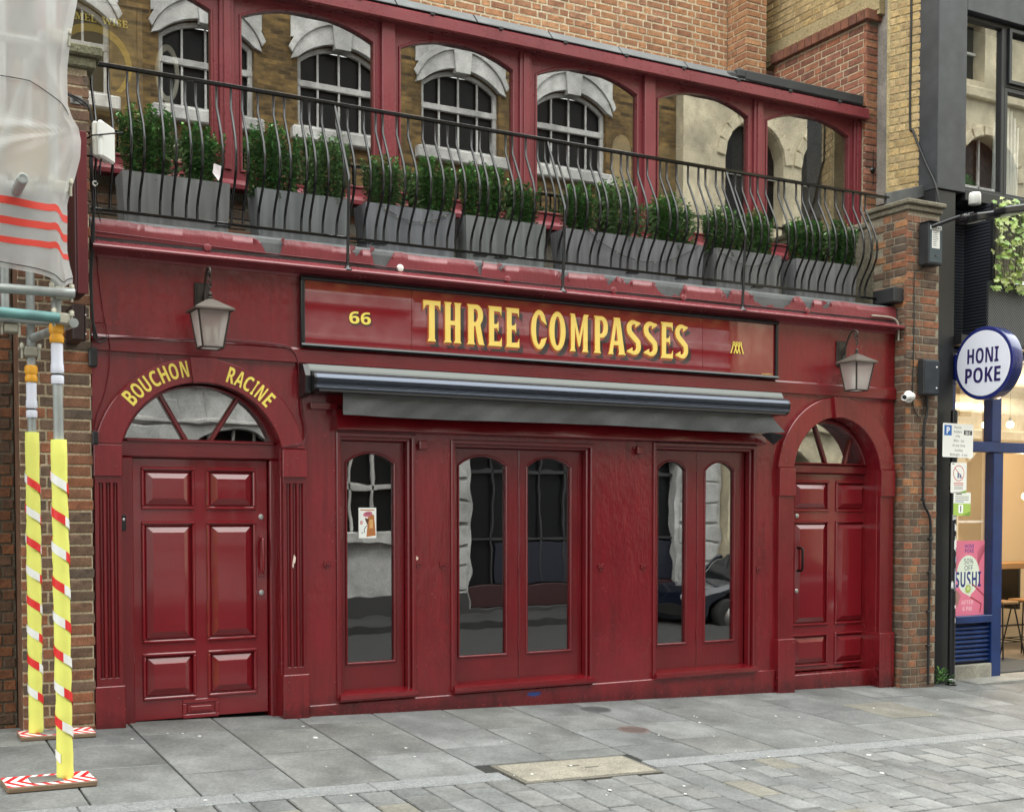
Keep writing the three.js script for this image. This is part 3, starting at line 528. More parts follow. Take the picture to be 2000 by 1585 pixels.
{
  const f = partGroup('door_frame', pub);
  mesh('jamb', cbox(6.5, 6.6, -.3, 1.95, -.3, -.15, .008), M.wood, f); mesh('jamb', cbox(7.74, 7.8, -.3, 1.95, -.3, -.15, .008), M.wood, f);
  mesh('transom', cbox(6.49, 7.75, 1.952, 2.04, -.3, -.15, .01), M.woodH, f);
  mesh('threshold', cbox(6.5, 7.64, -.45, -.03, -.3, -.06, .01), M.wall, f);
  const lt = partGroup('fanlight', pub), A = AR;
  mesh('frame', ext(archRect(A.cx - .569, A.cx + .569, 2.041, 2.05, A.cy + .566, 36), [archRect(A.cx - .525, A.cx + .525, 2.058, 2.066, A.cy + .528, 36).reverse()], -.26, -.13, .012), M.wood, lt);
  mesh('glazing_bar', bar([6.968, 2.43], [7.118, 2.05], .034, -.24, -.17, .008), M.wood, lt); mesh('glazing_bar', bar([7.49, 2.42], [7.37, 2.05], .034, -.24, -.17, .008), M.wood, lt);
  mesh('pane', new THREE.ShapeGeometry(poly(archRect(A.cx - .54, A.cx + .54, 2.045, 2.06, A.cy + .54, 30))).translate(0, 0, -.2), glassWavy, lt);
}
const ush = (a, b, y0, y1, s, t) => [[a, y0], [a + s, y0], [a + s, y1 - t], [b - s, y1 - t], [b - s, y0], [b, y0], [b, y1], [a, y1]];   // an upturned U
// tall windows
function tallWindow(x0, x1, y0, y1, leaves, sillY) {        // opening, leaves: [outer x0, x1, glass x0, x1]
  const w = partGroup('window', pub), z = -.085, gy0 = .352, spr = 1.952, top = 2.034;
  const ca = .026;
  mesh('casing', [ext(ush(x0 - .03, x1 + .03, y0 - .02, y1 + .03, .034, .036), [], -.02, .022, .007), ext(ush(x0 + .002, x1 - .002, y0 - .01, y1, .028, .03), [], -.09, -.012, .008)], M.wood, w);
  for (const [a, b, g0, g1] of leaves) {
    mesh('sash', ext(rect(a, b, y0 + .02, y1 - .03), [archRect(g0, g1, gy0, spr, top, 20).reverse()], z - .05, z, .005), M.wood, w);
    mesh('bead', ext(archRect(g0 - .014, g1 + .014, gy0 - .016, spr + .006, top + .014, 20), [archRect(g0 + .004, g1 - .004, gy0 + .004, spr, top - .004, 20).reverse()], z - .02, z + .012, .006), M.wood, w);
    mesh('pane', new THREE.ShapeGeometry(poly(archRect(g0 - .005, g1 + .005, gy0 - .005, spr, top, 20))).translate(0, 0, z - .025), glassWavy, w);
  }
  for (let i = 1; i < leaves.length; i++) { const x = leaves[i][0]; for (const y of [.42, 1.13, 1.88]) mesh('hinge', cbox(x - .011, x + .006, y - .06, y + .06, z - .005, z + .01, .003), M.wood, w); }
  mesh('sill', profileX([[-.1, y0 - .03], [.055, y0 - .045], [.062, y0 - .03], [.058, y0 + .004], [.03, y0 + .012], [-.1, y0 + .03]], x0 - .02, x1 + .025), M.woodH, w);
}
tallWindow(1.868, 2.49, .11, 2.16, [[1.898, 2.46, 1.958, 2.37]]);
tallWindow(2.868, 4.2, .105, 2.13, [[2.898, 3.526, 2.955, 3.405], [3.53, 4.17, 3.612, 4.05]]);
tallWindow(4.9, 6.03, .09, 2.165, [[4.93, 5.432, 4.982, 5.305], [5.436, 5.995, 5.526, 5.87]]);
mesh('head_board', [profileX([[0, 2.2], [.1, 2.205], [.105, 2.215], [.06, 2.36], [0, 2.4]], 1.82, 6.1), cbox(1.62, 1.84, 2.36, 2.41, 0, .05)], M.woodH, pub);
mesh('interior', [cbox(.1, 7.7, -.5, 2.9, -2.2, -2.1, .01), cbox(.1, 7.7, -.6, -.42, -2.1, -.31, .01), cbox(.1, 7.7, 2.9, 3.0, -2.1, -.31, .01), cbox(.02, .1, -.5, 2.9, -2.1, -.31, .01), cbox(7.7, 7.8, -.5, 2.9, -2.1, -.31, .01)], std({ color: lin(.035, .03, .03), roughness: .8 }), pub);
for (const [x, y] of [[2.575, 2.105], [4.708, 2.118]]) mesh('sensor_box', [cbox(x - .035, x + .035, y - .035, y + .035, 0, .05, .006), cbox(x - .06, x - .034, y + .01, y + .03, 0, .02, .003)], M.wood, pub);
for (const [x, y] of [[1.76, 1.155], [2.545, 1.15], [2.763, 1.132], [4.309, 1.084], [4.764, 1.075], [6.094, 1.029]]) mesh('wall_anchor', [cbox(x - .026, x - .008, y - .022, y + .022, 0, .016, .003), cbox(x + .008, x + .026, y - .022, y + .022, 0, .016, .003), cbox(x - .01, x + .01, y - .012, y + .012, 0, .02, .003), sweep([[x, y - .02, .01], [x - .012, y - .03, .02], [x + .01, y - .034, .015]], .004, 5)], M.wood, pub);
// bare chips in the paint
const chip = std({ color: lin(.75, .6, .52), roughness: .8 });
const chips = [[1.478, 1.2, .012, .035, .049], [1.468, 1.16, .006, .03, .049], [2.53, 1.185, .016, .02, .002]].map(([x, y, a, b, z]) => ext([[x - a, y - b * .6], [x + a * .4, y - b], [x + a, y + b * .3], [x - a * .2, y + b]], [], z - .002, z + .0015, 0));
mesh('paint_chip', chips, chip, pub);
mesh('blue_daub', ext([[3.55, -.005], [3.62, -.018], [3.69, -.004], [3.68, .018], [3.6, .022], [3.56, .014]], [], .0235, .0255, 0), std({ color: lin(.02, .05, .22), roughness: .6 }), pub);
// ---------- lettering ----------
const font = async (n) => new FontLoader().loadAsync('fonts/droid/' + n + '.typeface.json');
const sansBold = await font('droid_sans_bold'), serifBold = await font('droid_serif_bold'), sansReg = await font('droid_sans_regular');
function text(str, f, h, sx, depth = .002, bevel = 0) {      // centred text, cap height h
  const g = new TextGeometry(str, { font: f, size: h / .714 * .72, depth, curveSegments: 5, bevelEnabled: bevel > 0, bevelThickness: bevel, bevelSize: bevel, bevelOffset: -bevel, bevelSegments: 1 });
  g.computeBoundingBox(); const b = g.boundingBox, s = h / (b.max.y - b.min.y); g.translate(-(b.min.x + b.max.x) / 2, -(b.min.y + b.max.y) / 2, 0); g.scale(sx ? sx * s : s, s, 1); return g;
}
const fit = (str, f, w, h, depth, bevel) => { const g = text(str, f, h, 1, depth, bevel); g.computeBoundingBox(); const b = g.boundingBox; g.scale(w / (b.max.x - b.min.x), 1, 1); return g; };
// flared sign-writer's capitals in a unit square
const ell = (cx, cy, rx, ry, a, b, n = 28) => [...Array(n + 1)].map((_, i) => { const t = (a + (b - a) * i / n) * Math.PI / 180; return [cx + rx * Math.cos(t), cy + ry * Math.sin(t)]; });
const GL = {
  T: [[[.24, 0], [.76, 0], [.67, .07], [.66, .89], [.86, .88], [.98, .76], [1, 1], [0, 1], [.02, .76], [.14, .88], [.34, .89], [.33, .07]]],
  H: [[[0, 0], [.45, 0], [.37, .07], [.37, .44], [.63, .44], [.63, .07], [.55, 0], [1, 0], [.93, .07], [.93, .93], [1, 1], [.55, 1], [.63, .93], [.63, .55], [.37, .55], [.37, .93], [.45, 1], [0, 1], [.07, .93], [.07, .07]]],
  E: [[[0, 0], [1, 0], [1, .24], [.88, .13], [.44, .12], [.44, .45], [.64, .45], [.76, .37], [.76, .64], [.64, .56], [.44, .56], [.44, .88], [.86, .87], [.97, .76], [.98, 1], [0, 1], [.09, .93], [.09, .07]]],
  P: [[[0, 0], [.52, 0], [.43, .07], [.42, .42], ...ell(.55, .71, .43, .29, -90, 90, 16), [0, 1], [.08, .93], [.08, .07]], [[.42, .53], ...ell(.5, .71, .17, .18, -90, 90, 10), [.42, .89]]],
  R: [[[0, 0], [.5, 0], [.42, .07], [.41, .46], [.5, .46], [.66, .05], [.72, 0], [1.06, 0], [1, .06], [.8, .5], ...ell(.58, .74, .38, .26, -50, 90, 14), [0, 1], [.08, .93], [.08, .07]], [[.41, .57], ...ell(.5, .73, .15, .16, -90, 90, 10), [.41, .89]]],
  A: [[[-.02, 0], [.32, 0], [.27, .07], [.31, .25], [.59, .25], [.64, .07], [.58, 0], [1.04, 0], [.96, .07], [.68, 1], [.28, 1], [.34, .94], [.06, .07]], [[.35, .37], [.555, .37], [.455, .8]]],
  M: [[[0, 0], [.32, 0], [.26, .07], [.26, .66], [.45, .14], [.53, .14], [.71, .68], [.71, .07], [.65, 0], [1, 0], [.94, .07], [.94, .93], [1, 1], [.74, 1], [.5, .42], [.26, 1], [0, 1], [.06, .93], [.06, .07]]],
  O: [ell(.5, .5, .5, .515, 0, 360, 40).slice(0, -1), ell(.5, .5, .19, .385, 0, 360, 32).slice(0, -1)],
  C: [[...ell(.52, .5, .5, .515, 48, 312, 34), [1, .31], ...ell(.5, .5, .185, .385, 320, 40, 28), [.99, .63]]],
};
{
  const c = []; const add = (a) => c.push(...a);
  add(ell(.23, .755, .155, .165, 28, 200, 14)); add([[.1, .64], [.19, .55], [.28, .47], [.375, .38]]); add(ell(.235, .25, .155, .17, 20, -155, 14).slice(0));
  const n = c.length, L = [], R = [];
  for (let i = 0; i < n; i++) { const a = c[Math.max(0, i - 1)], b = c[Math.min(n - 1, i + 1)], dx = b[0] - a[0], dy = b[1] - a[1], l = Math.hypot(dx, dy) || 1, t = i / (n - 1), w = .048 + .036 * Math.sin(Math.PI * t) ** 2 + ((t < .04 || t > .96) ? .055 : t < .08 || t > .92 ? .02 : 0); L.push([c[i][0] - dy / l * w, c[i][1] + dx / l * w]); R.push([c[i][0] + dy / l * w, c[i][1] - dx / l * w]); }
  GL.S = [[...L, ...R.reverse()].map(([x, y]) => [x / .47, y])];
}
function glyph(ch, x0, x1, y0, y1, z0, z1, b) {
  const mp = (p) => [x0 + p[0] * (x1 - x0), y0 + p[1] * (y1 - y0)]; const [o, h] = GL[ch];
  return ext(o.map(mp), h ? [h.map(mp)] : [], z0, z1, b);
}
{
  const o = thing('pub_sign', 'long dark red fascia sign with gilt THREE COMPASSES lettering in a thin black frame', 'sign', [0, 0, 0]);
  const x0 = 1.545, x1 = 6.285, y0 = 2.832, y1 = 3.378;
  mesh('frame', [profileX([[0, y1 - .03], [.055, y1 - .03], [.062, y1 - .02], [.055, y1], [0, y1 + .012]], x0, x1), profileX([[0, y0], [.055, y0], [.065, y0 + .012], [.055, y0 + .028], [0, y0 + .028]], x0, x1), cbox(x0, x0 + .03, y0 + .0285, y1 - .0305, 0, .055, .006), cbox(x1 - .03, x1, y0 + .0285, y1 - .0305, 0, .055, .006)], M.black, o);
  const cuts = [x0 + .031, 2.48, 5.4, x1 - .031];
  for (let i = 0; i < 3; i++) { const p = mesh('panel', cbox(cuts[i] + .001, cuts[i + 1] - .001, y0 + .029, y1 - .031, .004, .028 + i * .0004, .001), M.gloss, o); }
  const spec = 'THREECOMPASSES'.split(''), X = [[2.578, 2.732], [2.764, 2.923], [2.974, 3.128], [3.17, 3.298], [3.336, 3.466], [3.58, 3.736], [3.762, 3.922], [3.967, 4.158], [4.212, 4.36], [4.363, 4.54], [4.557, 4.708], [4.739, 4.889], [4.925, 5.058], [5.086, 5.23]];
  spec.forEach((ch, i) => {
    const [a, b] = X[i], yb = 2.946 + (i > 4 ? .006 : 0), yt = 3.274, g = partGroup('letter', o);
    mesh('gilt_face', glyph(ch, a, b, yb, yt, .0355, .0405, .0048).scale(1, 1, 1), M.gold, g);
    const ins = .0; mesh('gilt_edge', glyph(ch, a - .003, b + .003, yb - .003, yt + .003, .0345, .0362, 0), std({ color: lin(.75, .38, .03), roughness: .4 }), g);
    mesh('painted_side', [glyph(ch, a - .013, b - .013, yb - .011, yt - .011, .0328, .034, 0), glyph(ch, a - .009, b - .007, yb - .02, yt - .02, .0316, .0325, 0)], M.orangeShade, g);
    mesh('drop_shade', glyph(ch, a + .027, b + .038, yb - .04, yt - .038, .0308, .0314, 0), M.inkShade, g);
  });
  const n66 = fit('66', sansBold, .182, .096, .002, 0); mesh('number', n66.translate(2.033, 3.088, .0345), M.yellow, o);
  mesh('number_shade', fit('66', sansBold, .182, .096, .0005, 0).translate(2.042, 3.078, .0318), M.inkShade, o);
  const em = []; for (let i = 0; i < 3; i++) { const cx = 5.762 + i * .036, zz = .033 + i * .0022; em.push(ext(ell(cx, 3.14, .0165, .0165, 0, 360, 18).slice(0, -1), [ell(cx, 3.14, .008, .008, 0, 360, 14).slice(0, -1).reverse()], zz, zz + .002, 0), bar([cx - .008, 3.128], [cx - .034, 3.052], .011, zz + .0006, zz + .0016, 0), bar([cx + .008, 3.128], [cx + .034, 3.052], .011, zz + .0006, zz + .0016, 0), cbox(cx - .042, cx - .028, 3.046, 3.056, zz + .0003, zz + .0013, 0), cbox(cx + .028, cx + .042, 3.046, 3.056, zz + .0003, zz + .0013, 0)); }
  mesh('compasses_emblem', em, M.yellow, o);
  const sg = []; for (let i = 0; i < 11; i++) sg.push(cbox(6.1 + i * .012, 6.108 + i * .012, 2.871, 2.871 + rr(.005, .009), .0322, .0335, 0)); mesh('signwriter_mark', sg, M.gold, o);
}
{ // gilt letters on the arch ring
  const put = (word, list) => word.split('').forEach((ch, i) => {
    const [deg, r, w] = list[i], a = -deg * Math.PI / 180, g = fit(ch, sansBold, w * .9, .118, .002, 0);
    g.rotateZ(a).translate(.79 + r * Math.sin(-a), 1.905 + r * Math.cos(a), .0505); mesh('letter', g, M.yellow, pub);
  });
  put('BOUCHON', [[-48.3, .716, .062], [-42.3, .716, .07], [-36.3, .716, .062], [-30.1, .716, .066], [-24.1, .716, .066], [-18, .716, .07], [-11.5, .716, .062]]);
  put('RACINE', [[17.1, .706, .064], [22.7, .706, .07], [28.4, .706, .066], [33.1, .706, .024], [38, .706, .064], [44.4, .706, .054]]);
  const g = fit('AMEL  WISE', serifBold, .46, .055, .004, 0); mesh('lettering', g.translate(-.08, .24, .0125), M.yellow, globalThis.__board);
  delete globalThis.__board.userData.textAt;
}
// ---------- awning ----------
{
  const o = thing('awning', 'closed black roller awning with a grey fabric valance hanging under the pub sign', 'awning');
  mesh('back_rail', profileX([[.002, 2.62], [.085, 2.625], [.1, 2.645], [.095, 2.66], [.07, 2.7], [.002, 2.706]], 1.58, 6.31), std({ color: lin(.13, .137, .13), roughness: .4, metalness: .2 }), o);
  const silver = std({ color: lin(.085, .095, .12), roughness: .2, metalness: .85 });
  const pr = []; const cz = .165, cy = 2.555; const P = (a, r) => [cz + r * Math.cos(a * Math.PI / 180), cy + r * .98 * Math.sin(a * Math.PI / 180)];
  for (let a = 120; a >= 18; a -= 6) pr.push(P(a, .084)); for (const a of [15, 8, 1, -6, -13, -20, -27]) pr.push(P(a + 2, .081), P(a, .0775), P(a - 2, .077), P(a - 4.5, .081)); pr.push(P(-33, .086), P(-38, .086)); for (let a = -42; a >= -150; a -= 8) pr.push(P(a, .082)); pr.push([.07, 2.53], [.08, 2.6]);
  const cut = pr.findIndex(([z, y]) => y < 2.504 && z > .2), up = pr.slice(0, cut + 1), dn = pr.slice(cut);
  mesh('front_bar', profileX([...up, [.09, 2.53], [.1, 2.6]].reverse(), 1.6, 6.25), silver, o);
  mesh('lower_bar', profileX([...dn.slice(0, -2), [.07, 2.52], [.232, 2.505]].reverse(), 1.601, 6.249), M.black, o);
  mesh('under_tray', profileX([[.02, 2.47], [.24, 2.478], [.235, 2.498], [.02, 2.6]], 1.62, 6.22), M.black, o);
  mesh('end_cap', profileX([[.002, 2.44], [.1, 2.445], [.16, 2.47], [.17, 2.6], [.11, 2.69], [.002, 2.712]], 1.535, 1.579), M.black, o);
  for (const [a, b] of [[1.583, 1.599], [6.251, 6.27]]) mesh('end_cap', profileX(pr.slice().reverse(), a, b), M.black, o);
  // valance: a loose cloth strip with its far end drawn out
  const nx = 90, ny = 10, pos = []; const F = (u, v) => { const xl = 1.822, xr = 6.07 + .13 * v ** 1.2, x = xl + (xr - xl) * u; const e = Math.max(0, (u - .93) / .07); const z = .2 + .012 * v * Math.sin(u * 21 + 1) + .01 * v * Math.sin(u * 47) + .004 * Math.sin(u * 90 + v * 6) + .05 * v * e * e; const y = 2.482 - .006 * u - v * (.172 - .012 * e + .006 * Math.sin(u * 9)) + .0; return [x, y, z]; };
  for (let i = 0; i < nx; i++) for (let j = 0; j < ny; j++) { const a = F(i / nx, j / ny), b = F((i + 1) / nx, j / ny), c = F((i + 1) / nx, (j + 1) / ny), d = F(i / nx, (j + 1) / ny); pos.push(...a, ...d, ...c, ...a, ...c, ...b); }
  const g = fromTris(pos); g.deleteAttribute('normal'); g.computeVertexNormals();
  const cloth = std({ color: lin(.115, .117, .12), map: T.cloth, roughness: .85, side: THREE.DoubleSide, bumpMap: T.plaster, bumpScale: .003 });
  mesh('valance', g, cloth, o);
  mesh('torn_flap', fromTris([6.06, 2.31, .22, 6.2, 2.285, .25, 6.17, 2.2, .12, 6.06, 2.31, .22, 6.17, 2.2, .12, 6.02, 2.3, .12]), std({ color: lin(.02, .022, .027), roughness: .6, side: THREE.DoubleSide }), o);
}
// ---------- wall lanterns ----------
const lampGlass = phys({ color: lin(1, 1, .98), roughness: .84, transmission: .98, thickness: 0, ior: 1.45, side: THREE.DoubleSide });
function lantern(x, label) {
  const o = thing('wall_lantern', label, 'lantern', [x, 3.05, 0], 'lanterns on the pub wall');
  const br = std({ color: lin(.05, .042, .036), roughness: .45, metalness: .5 }), z = .225;
  mesh('back_plate', [cbox(-.06, .06, -.045, .205, 0, .018, .006), cbox(-.045, .045, -.03, .19, .018, .026, .004)], br, o);
  const arm = curve([[0, .06, .02], [0, .09, .06], [0, .17, .085], [0, .255, .13], [0, .285, .18], [0, .27, .225], [0, .235, .235], [0, .22, .21], [0, .238, .19], [0, .252, .203]], 60);
  mesh('scroll_arm', [sweep(arm, .009, 7), sweep(curve([[0, .06, .02], [0, .03, .05], [0, -.005, .075], [0, -.02, .05], [0, -.002, .035], [0, .01, .05]], 30), .007, 6), sweep(curve([[0, .09, .03], [0, .13, .05], [0, .115, .075], [0, .095, .06], [0, .11, .05]], 24), .006, 6), sweep([[0, .14, .075], [0, .0, .08]], .005, 5)], br, o);
  const tor = (y, r, tw) => new THREE.TorusGeometry(r, .004, 5, 14).rotateY(tw).translate(0, y, z);
  mesh('chain', [tor(.2, .016, 0), tor(.175, .016, 1.57), tor(.15, .015, .3), lathe([[0, .0], [.014, .004], [.016, .02], [.008, .035], [0, .04]], 12).translate(0, .07, z), lathe([[0, 0], [.02, 0], [.02, .01], [0, .02]], 12).translate(0, .057, z)], br, o);
  // body: tapering four-sided box, wide at the top
  const t = .115, b = .075, yt = -.035, yb = -.3, q = (s, y) => [[-s, y, z + s], [s, y, z + s], [s, y, z - s], [-s, y, z - s]];
  const T4 = q(t, yt), B4 = q(b, yb), E4 = q(t + .028, yt - .004), E5 = q(t + .028, yt + .01), R4 = q(.04, .04), tp = [];
  for (let i = 0; i < 4; i++) { const j = (i + 1) % 4; tp.push(...E5[i], ...E5[j], ...R4[j], ...E5[i], ...R4[j], ...R4[i]); tp.push(...R4[i], ...R4[j], ...[0, .062, z]); tp.push(...E4[i], ...E4[j], ...E5[j], ...E4[i], ...E5[j], ...E5[i]); tp.push(...E4[j], ...E4[i], ...T4[i], ...E4[j], ...T4[i], ...T4[j]); }
  mesh('roof', fromTris(tp), std({ color: lin(.12, .1, .085), roughness: .5, metalness: .3 }), o);
  const fr = []; for (let i = 0; i < 4; i++) { const j = (i + 1) % 4; fr.push(sweep([T4[i], B4[i]], .0085, 4), sweep([T4[i], T4[j]], .007, 4), sweep([B4[i], B4[j]], .009, 4)); }
  mesh('frame', fr, br, o);
  for (let i = 0; i < 4; i++) { const j = (i + 1) % 4; mesh('pane', fromTris([...B4[i], ...B4[j], ...T4[j], ...B4[i], ...T4[j], ...T4[i]]), lampGlass, o); }
  mesh('base_pane', fromTris([...B4[0], ...B4[2], ...B4[1], ...B4[0], ...B4[3], ...B4[2]]), lampGlass, o);
  for (const [dx, dz] of [[-.034, .02], [.034, .02], [0, -.036]]) { mesh('candle', [lathe([[.011, 0], [.011, .07], [0, .07]], 10).translate(dx, -.26, z + dz), sweep([[0, -.27, z], [dx, -.28, z + dz], [dx, -.26, z + dz]], .004, 5)], std({ color: lin(.55, .54, .5), roughness: .5 }), o); mesh('bulb', lathe([[0, .055], [.006, .045], [.014, .02], [.012, .004], [.006, 0]], 12).translate(dx, -.19, z + dz), std({ color: lin(.9, .85, .65), roughness: .2 }), o); }
  return o;
}
lantern(.795, 'bronze four-sided wall lantern hanging above the gilt-lettered arch'); lantern(7.12, 'bronze four-sided wall lantern hanging above the plain unlettered arch');
// ---------- balcony railing ----------
{
  const o = thing('balcony_railing', 'black wrought iron railing with bow-fronted bars along the planted terrace', 'railing');
  const z = -.15;
  mesh('top_rail', [cbox(.02, 7.9, 4.772, 4.798, z - .02, z + .02, .004)], M.iron, o);
  mesh('bottom_rail', [cbox(.02, 7.74, 3.735, 3.755, z - .014, z + .014, .004)], M.iron, o);
  const prof = [[0, 4.776, z], [0, 4.62, z], [0, 4.47, z + .078], [0, 4.36, z + .134], [0, 4.27, z + .16], [0, 4.19, z + .166], [0, 4.11, z + .152], [0, 4.02, z + .11], [0, 3.945, z + .058], [0, 3.9, z + .03], [0, 3.84, z + .006], [0, 3.754, z]];
  const g = uvm(sweep(prof, .0105, 6));
  for (let i = 0; i < 71; i++) { const m = share('baluster', g, M.iron, o); m.position.x = .075 + .1076 * i + rr(-.006, .006); m.rotation.set(0, rr(-.05, .05), rr(-.006, .006)); }
  for (const x of [1.905, 3.855, 5.805]) mesh('stay', [sweep([[x - .006, 4.765, z + .005], [x, 4.15, .135], [x, 4.1, .137], [x, 3.47, .1], [x, 3.44, .1]], .0125, 6), lathe([[.04, 0], [.036, .012], [.02, .022], [.014, .04], [0, .04]], 14).translate(x, 3.437, .1)], M.iron, o);
  for (const x of [1.0, 2.15, 2.28, 3.2, 3.4, 4.75, 5.3, 6.2]) mesh('foot_plate', cbox(x - .055, x + .055, 3.722, 3.734, z - .05, z + .02, .003), M.iron, o);
}
// ---------- planters ----------
const leafMats = [[.095, .21, .075], [.08, .185, .068], [.12, .22, .1]].map((c) => std({ color: lin(...c), roughness: .42, side: THREE.DoubleSide, vertexColors: true }));
function leafTris(out, col, p, dir, side, len, w, fold, tint) {   // a folded diamond leaf
  const up = V3().crossVectors(side, dir).normalize(), m = p.clone().addScaledVector(dir, len * .45), e = p.clone().addScaledVector(dir, len).addScaledVector(up, -len * .18);
  const l = m.clone().addScaledVector(side, w).addScaledVector(up, fold), r = m.clone().addScaledVector(side, -w).addScaledVector(up, fold);
  for (const q of [p, l, e, p, e, r]) { out.push(q.x, q.y, q.z); col.push(...tint); }
}
function colored(pos, col, name, mat, parent) { const g = fromTris(pos); g.setAttribute('color', new THREE.Float32BufferAttribute(col, 3)); const m = new THREE.Mesh(g, mat); m.name = name; m.castShadow = m.receiveShadow = true; parent.add(m); return m; }
function uprightShrub(r, h, n) {                               // many upright shoots set with small leaves
  const pos = [], col = [];
  for (let s = 0; s < n; s++) {
    const a = rr(0, 6.28), q = r * Math.sqrt(rnd()), x = q * Math.cos(a), z = q * .6 * Math.sin(a), H = h * rr(.7, 1.0) * (1 - .16 * q / r), lx = x / r * .06 + rr(-.02, .02), lz = z / r * .05 + rr(-.02, .02);
    const k = Math.floor(H / .014);
    for (let i = 2; i < k; i++) { const t = i / k, y = H * t, p = V3(x + lx * t, y, z + lz * t);
      for (let j = 0; j < 2; j++) { const an = i * 2.4 + j * 3.14 + rr(-.9, .9), el = rr(-.5, .75) + t * .4, d = V3(Math.cos(an) * Math.cos(el), Math.sin(el), Math.sin(an) * Math.cos(el)), sd = V3(-Math.sin(an), 0, Math.cos(an)); const lum = rr(.45, 1.15) * (rnd() < .14 ? 1.9 : 1) * (t > .88 ? 1.6 : 1); const dry = rnd() < .012; leafTris(pos, col, p, d, sd, rr(.03, .046), rr(.009, .014), .005, dry ? [3.2, 1.3, 1.1] : [lum * rr(.85, 1.2), lum, lum * rr(.75, 1)]); } }
  }
  return [pos, col];
}
function broadPlant(r, h) {
  const pos = [], col = [];
  for (let i = 0; i < 190; i++) { const a = rr(0, 6.28), el = rr(-.1, 1.3), R = rr(.3, 1), p = V3(Math.cos(a) * r * .6 * R, h * rr(.15, .8), Math.sin(a) * r * .4 * R), d = V3(Math.cos(a) * Math.cos(el), Math.sin(el) * .7, Math.sin(a) * Math.cos(el)), sd = V3(-Math.sin(a), 0, Math.cos(a)); const l = rr(.7, 1.9); leafTris(pos, col, p, d, sd, rr(.06, .1), rr(.012, .019), .007, [l * 1.2, l, l]); }
  return [pos, col];
}
{
  const U = [uprightShrub(.175, .66, 50), uprightShrub(.155, .63, 42), uprightShrub(.185, .65, 54)], B = [broadPlant(.2, .46), broadPlant(.17, .42)];
  const geoOf = ([p, c]) => { const g = fromTris(p); g.setAttribute('color', new THREE.Float32BufferAttribute(c, 3)); return g; }, UG = U.map(geoOf), BG = B.map(geoOf);
  const spec = [
    [.272, 1.078, 'tall grey trough planter with two clipped shrubs standing next to the white aerial', [[.2, 1, 0], [.61, .9, 1]]],
    [1.288, 2.055, 'grey trough planter with dense shrubs behind the first railing stay from the aerial', [[.17, 1.05, 2], [.6, .98, 0]]],
    [2.187, 2.998, 'grey trough planter draped with string lights left of the second gap of window sill', [[.2, .88, 1], [.62, .9, 2]]],
    [3.094, 3.88, 'grey trough planter above the word THREE, just before the middle railing stay', [[.2, .92, 0], [.6, .8, 1]]],
    [4.074, 5.601, 'longest grey trough planter, with three shrubs above the word COMPASSES', [[.2, .9, 1], [.62, 1.0, 0], [1.22, .92, 2]]],
    [5.752, 6.552, 'grey trough planter with shrubs behind the last railing stay', [[.18, .86, 2], [.6, .9, 1]]],
    [6.742, 7.552, 'grey trough planter nearest the red and brown brick pier with the light fitting', [[.2, .84, 0], [.64, .9, 2]]],
  ];
  spec.forEach(([a, b, label, plants], k) => {
    const o = thing('planter', label, 'planter', [a, 3.672, -.22], 'grey planters along the terrace railing'), L = b - a, h = 4.072 - 3.672;
    const s = .018; const q = [[s, 0, -.24 + s], [L - s, 0, -.24 + s], [L - s, 0, -s], [s, 0, -s]], t = [[0, h, -.26], [L, h, -.26], [L, h, 0], [0, h, 0]], ti = [[.02, h, -.24], [L - .02, h, -.24], [L - .02, h, -.02], [.02, h, -.02]], di = ti.map((p) => [p[0], h - .08, p[2]]), P = [];
    for (let i = 0; i < 4; i++) { const j = (i + 1) % 4; P.push(...q[j], ...q[i], ...t[i], ...q[j], ...t[i], ...t[j]); P.push(...t[j], ...t[i], ...ti[i], ...t[j], ...ti[i], ...ti[j]); P.push(...ti[j], ...ti[i], ...di[i], ...ti[j], ...di[i], ...di[j]); }
    mesh('trough', fromTris(P), std({ color: lin(.205 + .02 * rnd(), .212 + .02 * rnd(), .22 + .02 * rnd()), map: T.streak, roughness: .55, side: THREE.DoubleSide, bumpMap: T.grain, bumpScale: .001 }), o);
    mesh('soil', cbox(.021, L - .021, h - .14, h - .05, -.239, -.021, .01), std({ color: lin(.03, .022, .016), roughness: 1 }), o);
    plants.forEach(([x, sc, v], i) => { const m = share('shrub', UG[v], leafMats[(k + i) % 3], o); m.position.set(x, h - .07, -.12); m.scale.set(1, sc, 1); m.rotation.y = i * Math.PI; });
    for (const bx of (L > 1.2 ? [.42, .9, 1.35] : [.41])) { const m = share('leafy_plant', BG[k % 2], leafMats[2], o); m.position.set(bx, h - .06, -.1); }
  });
  const wire = thing('string_lights', 'thin black string of unlit lights looped over the planter fronts', 'string lights');
  const loops = [[2.3, 2.95, .12], [4.3, 5.55, .22], [5.75, 6.5, .14]].map(([a, b, d]) => { const p = []; for (let i = 0; i <= 16; i++) { const t = i / 16; p.push([a + (b - a) * t, 4.075 - d * 4 * t * (1 - t) + .004 * Math.sin(i * 2.3), -.212]); } return sweep(p, .003, 5); });
  mesh('wire', loops, M.wireBlack, wire);
  const bl = []; for (const [a, b, d] of [[2.3, 2.95, .12], [4.3, 5.55, .22], [5.75, 6.5, .14]]) for (let i = 1; i < 12; i += 2) { const t = i / 12; bl.push(new THREE.SphereGeometry(.008, 6, 5).translate(a + (b - a) * t, 4.068 - d * 4 * t * (1 - t), -.208)); } mesh('bulb', bl, std({ color: lin(.3, .28, .22), roughness: .2 }), wire);
}
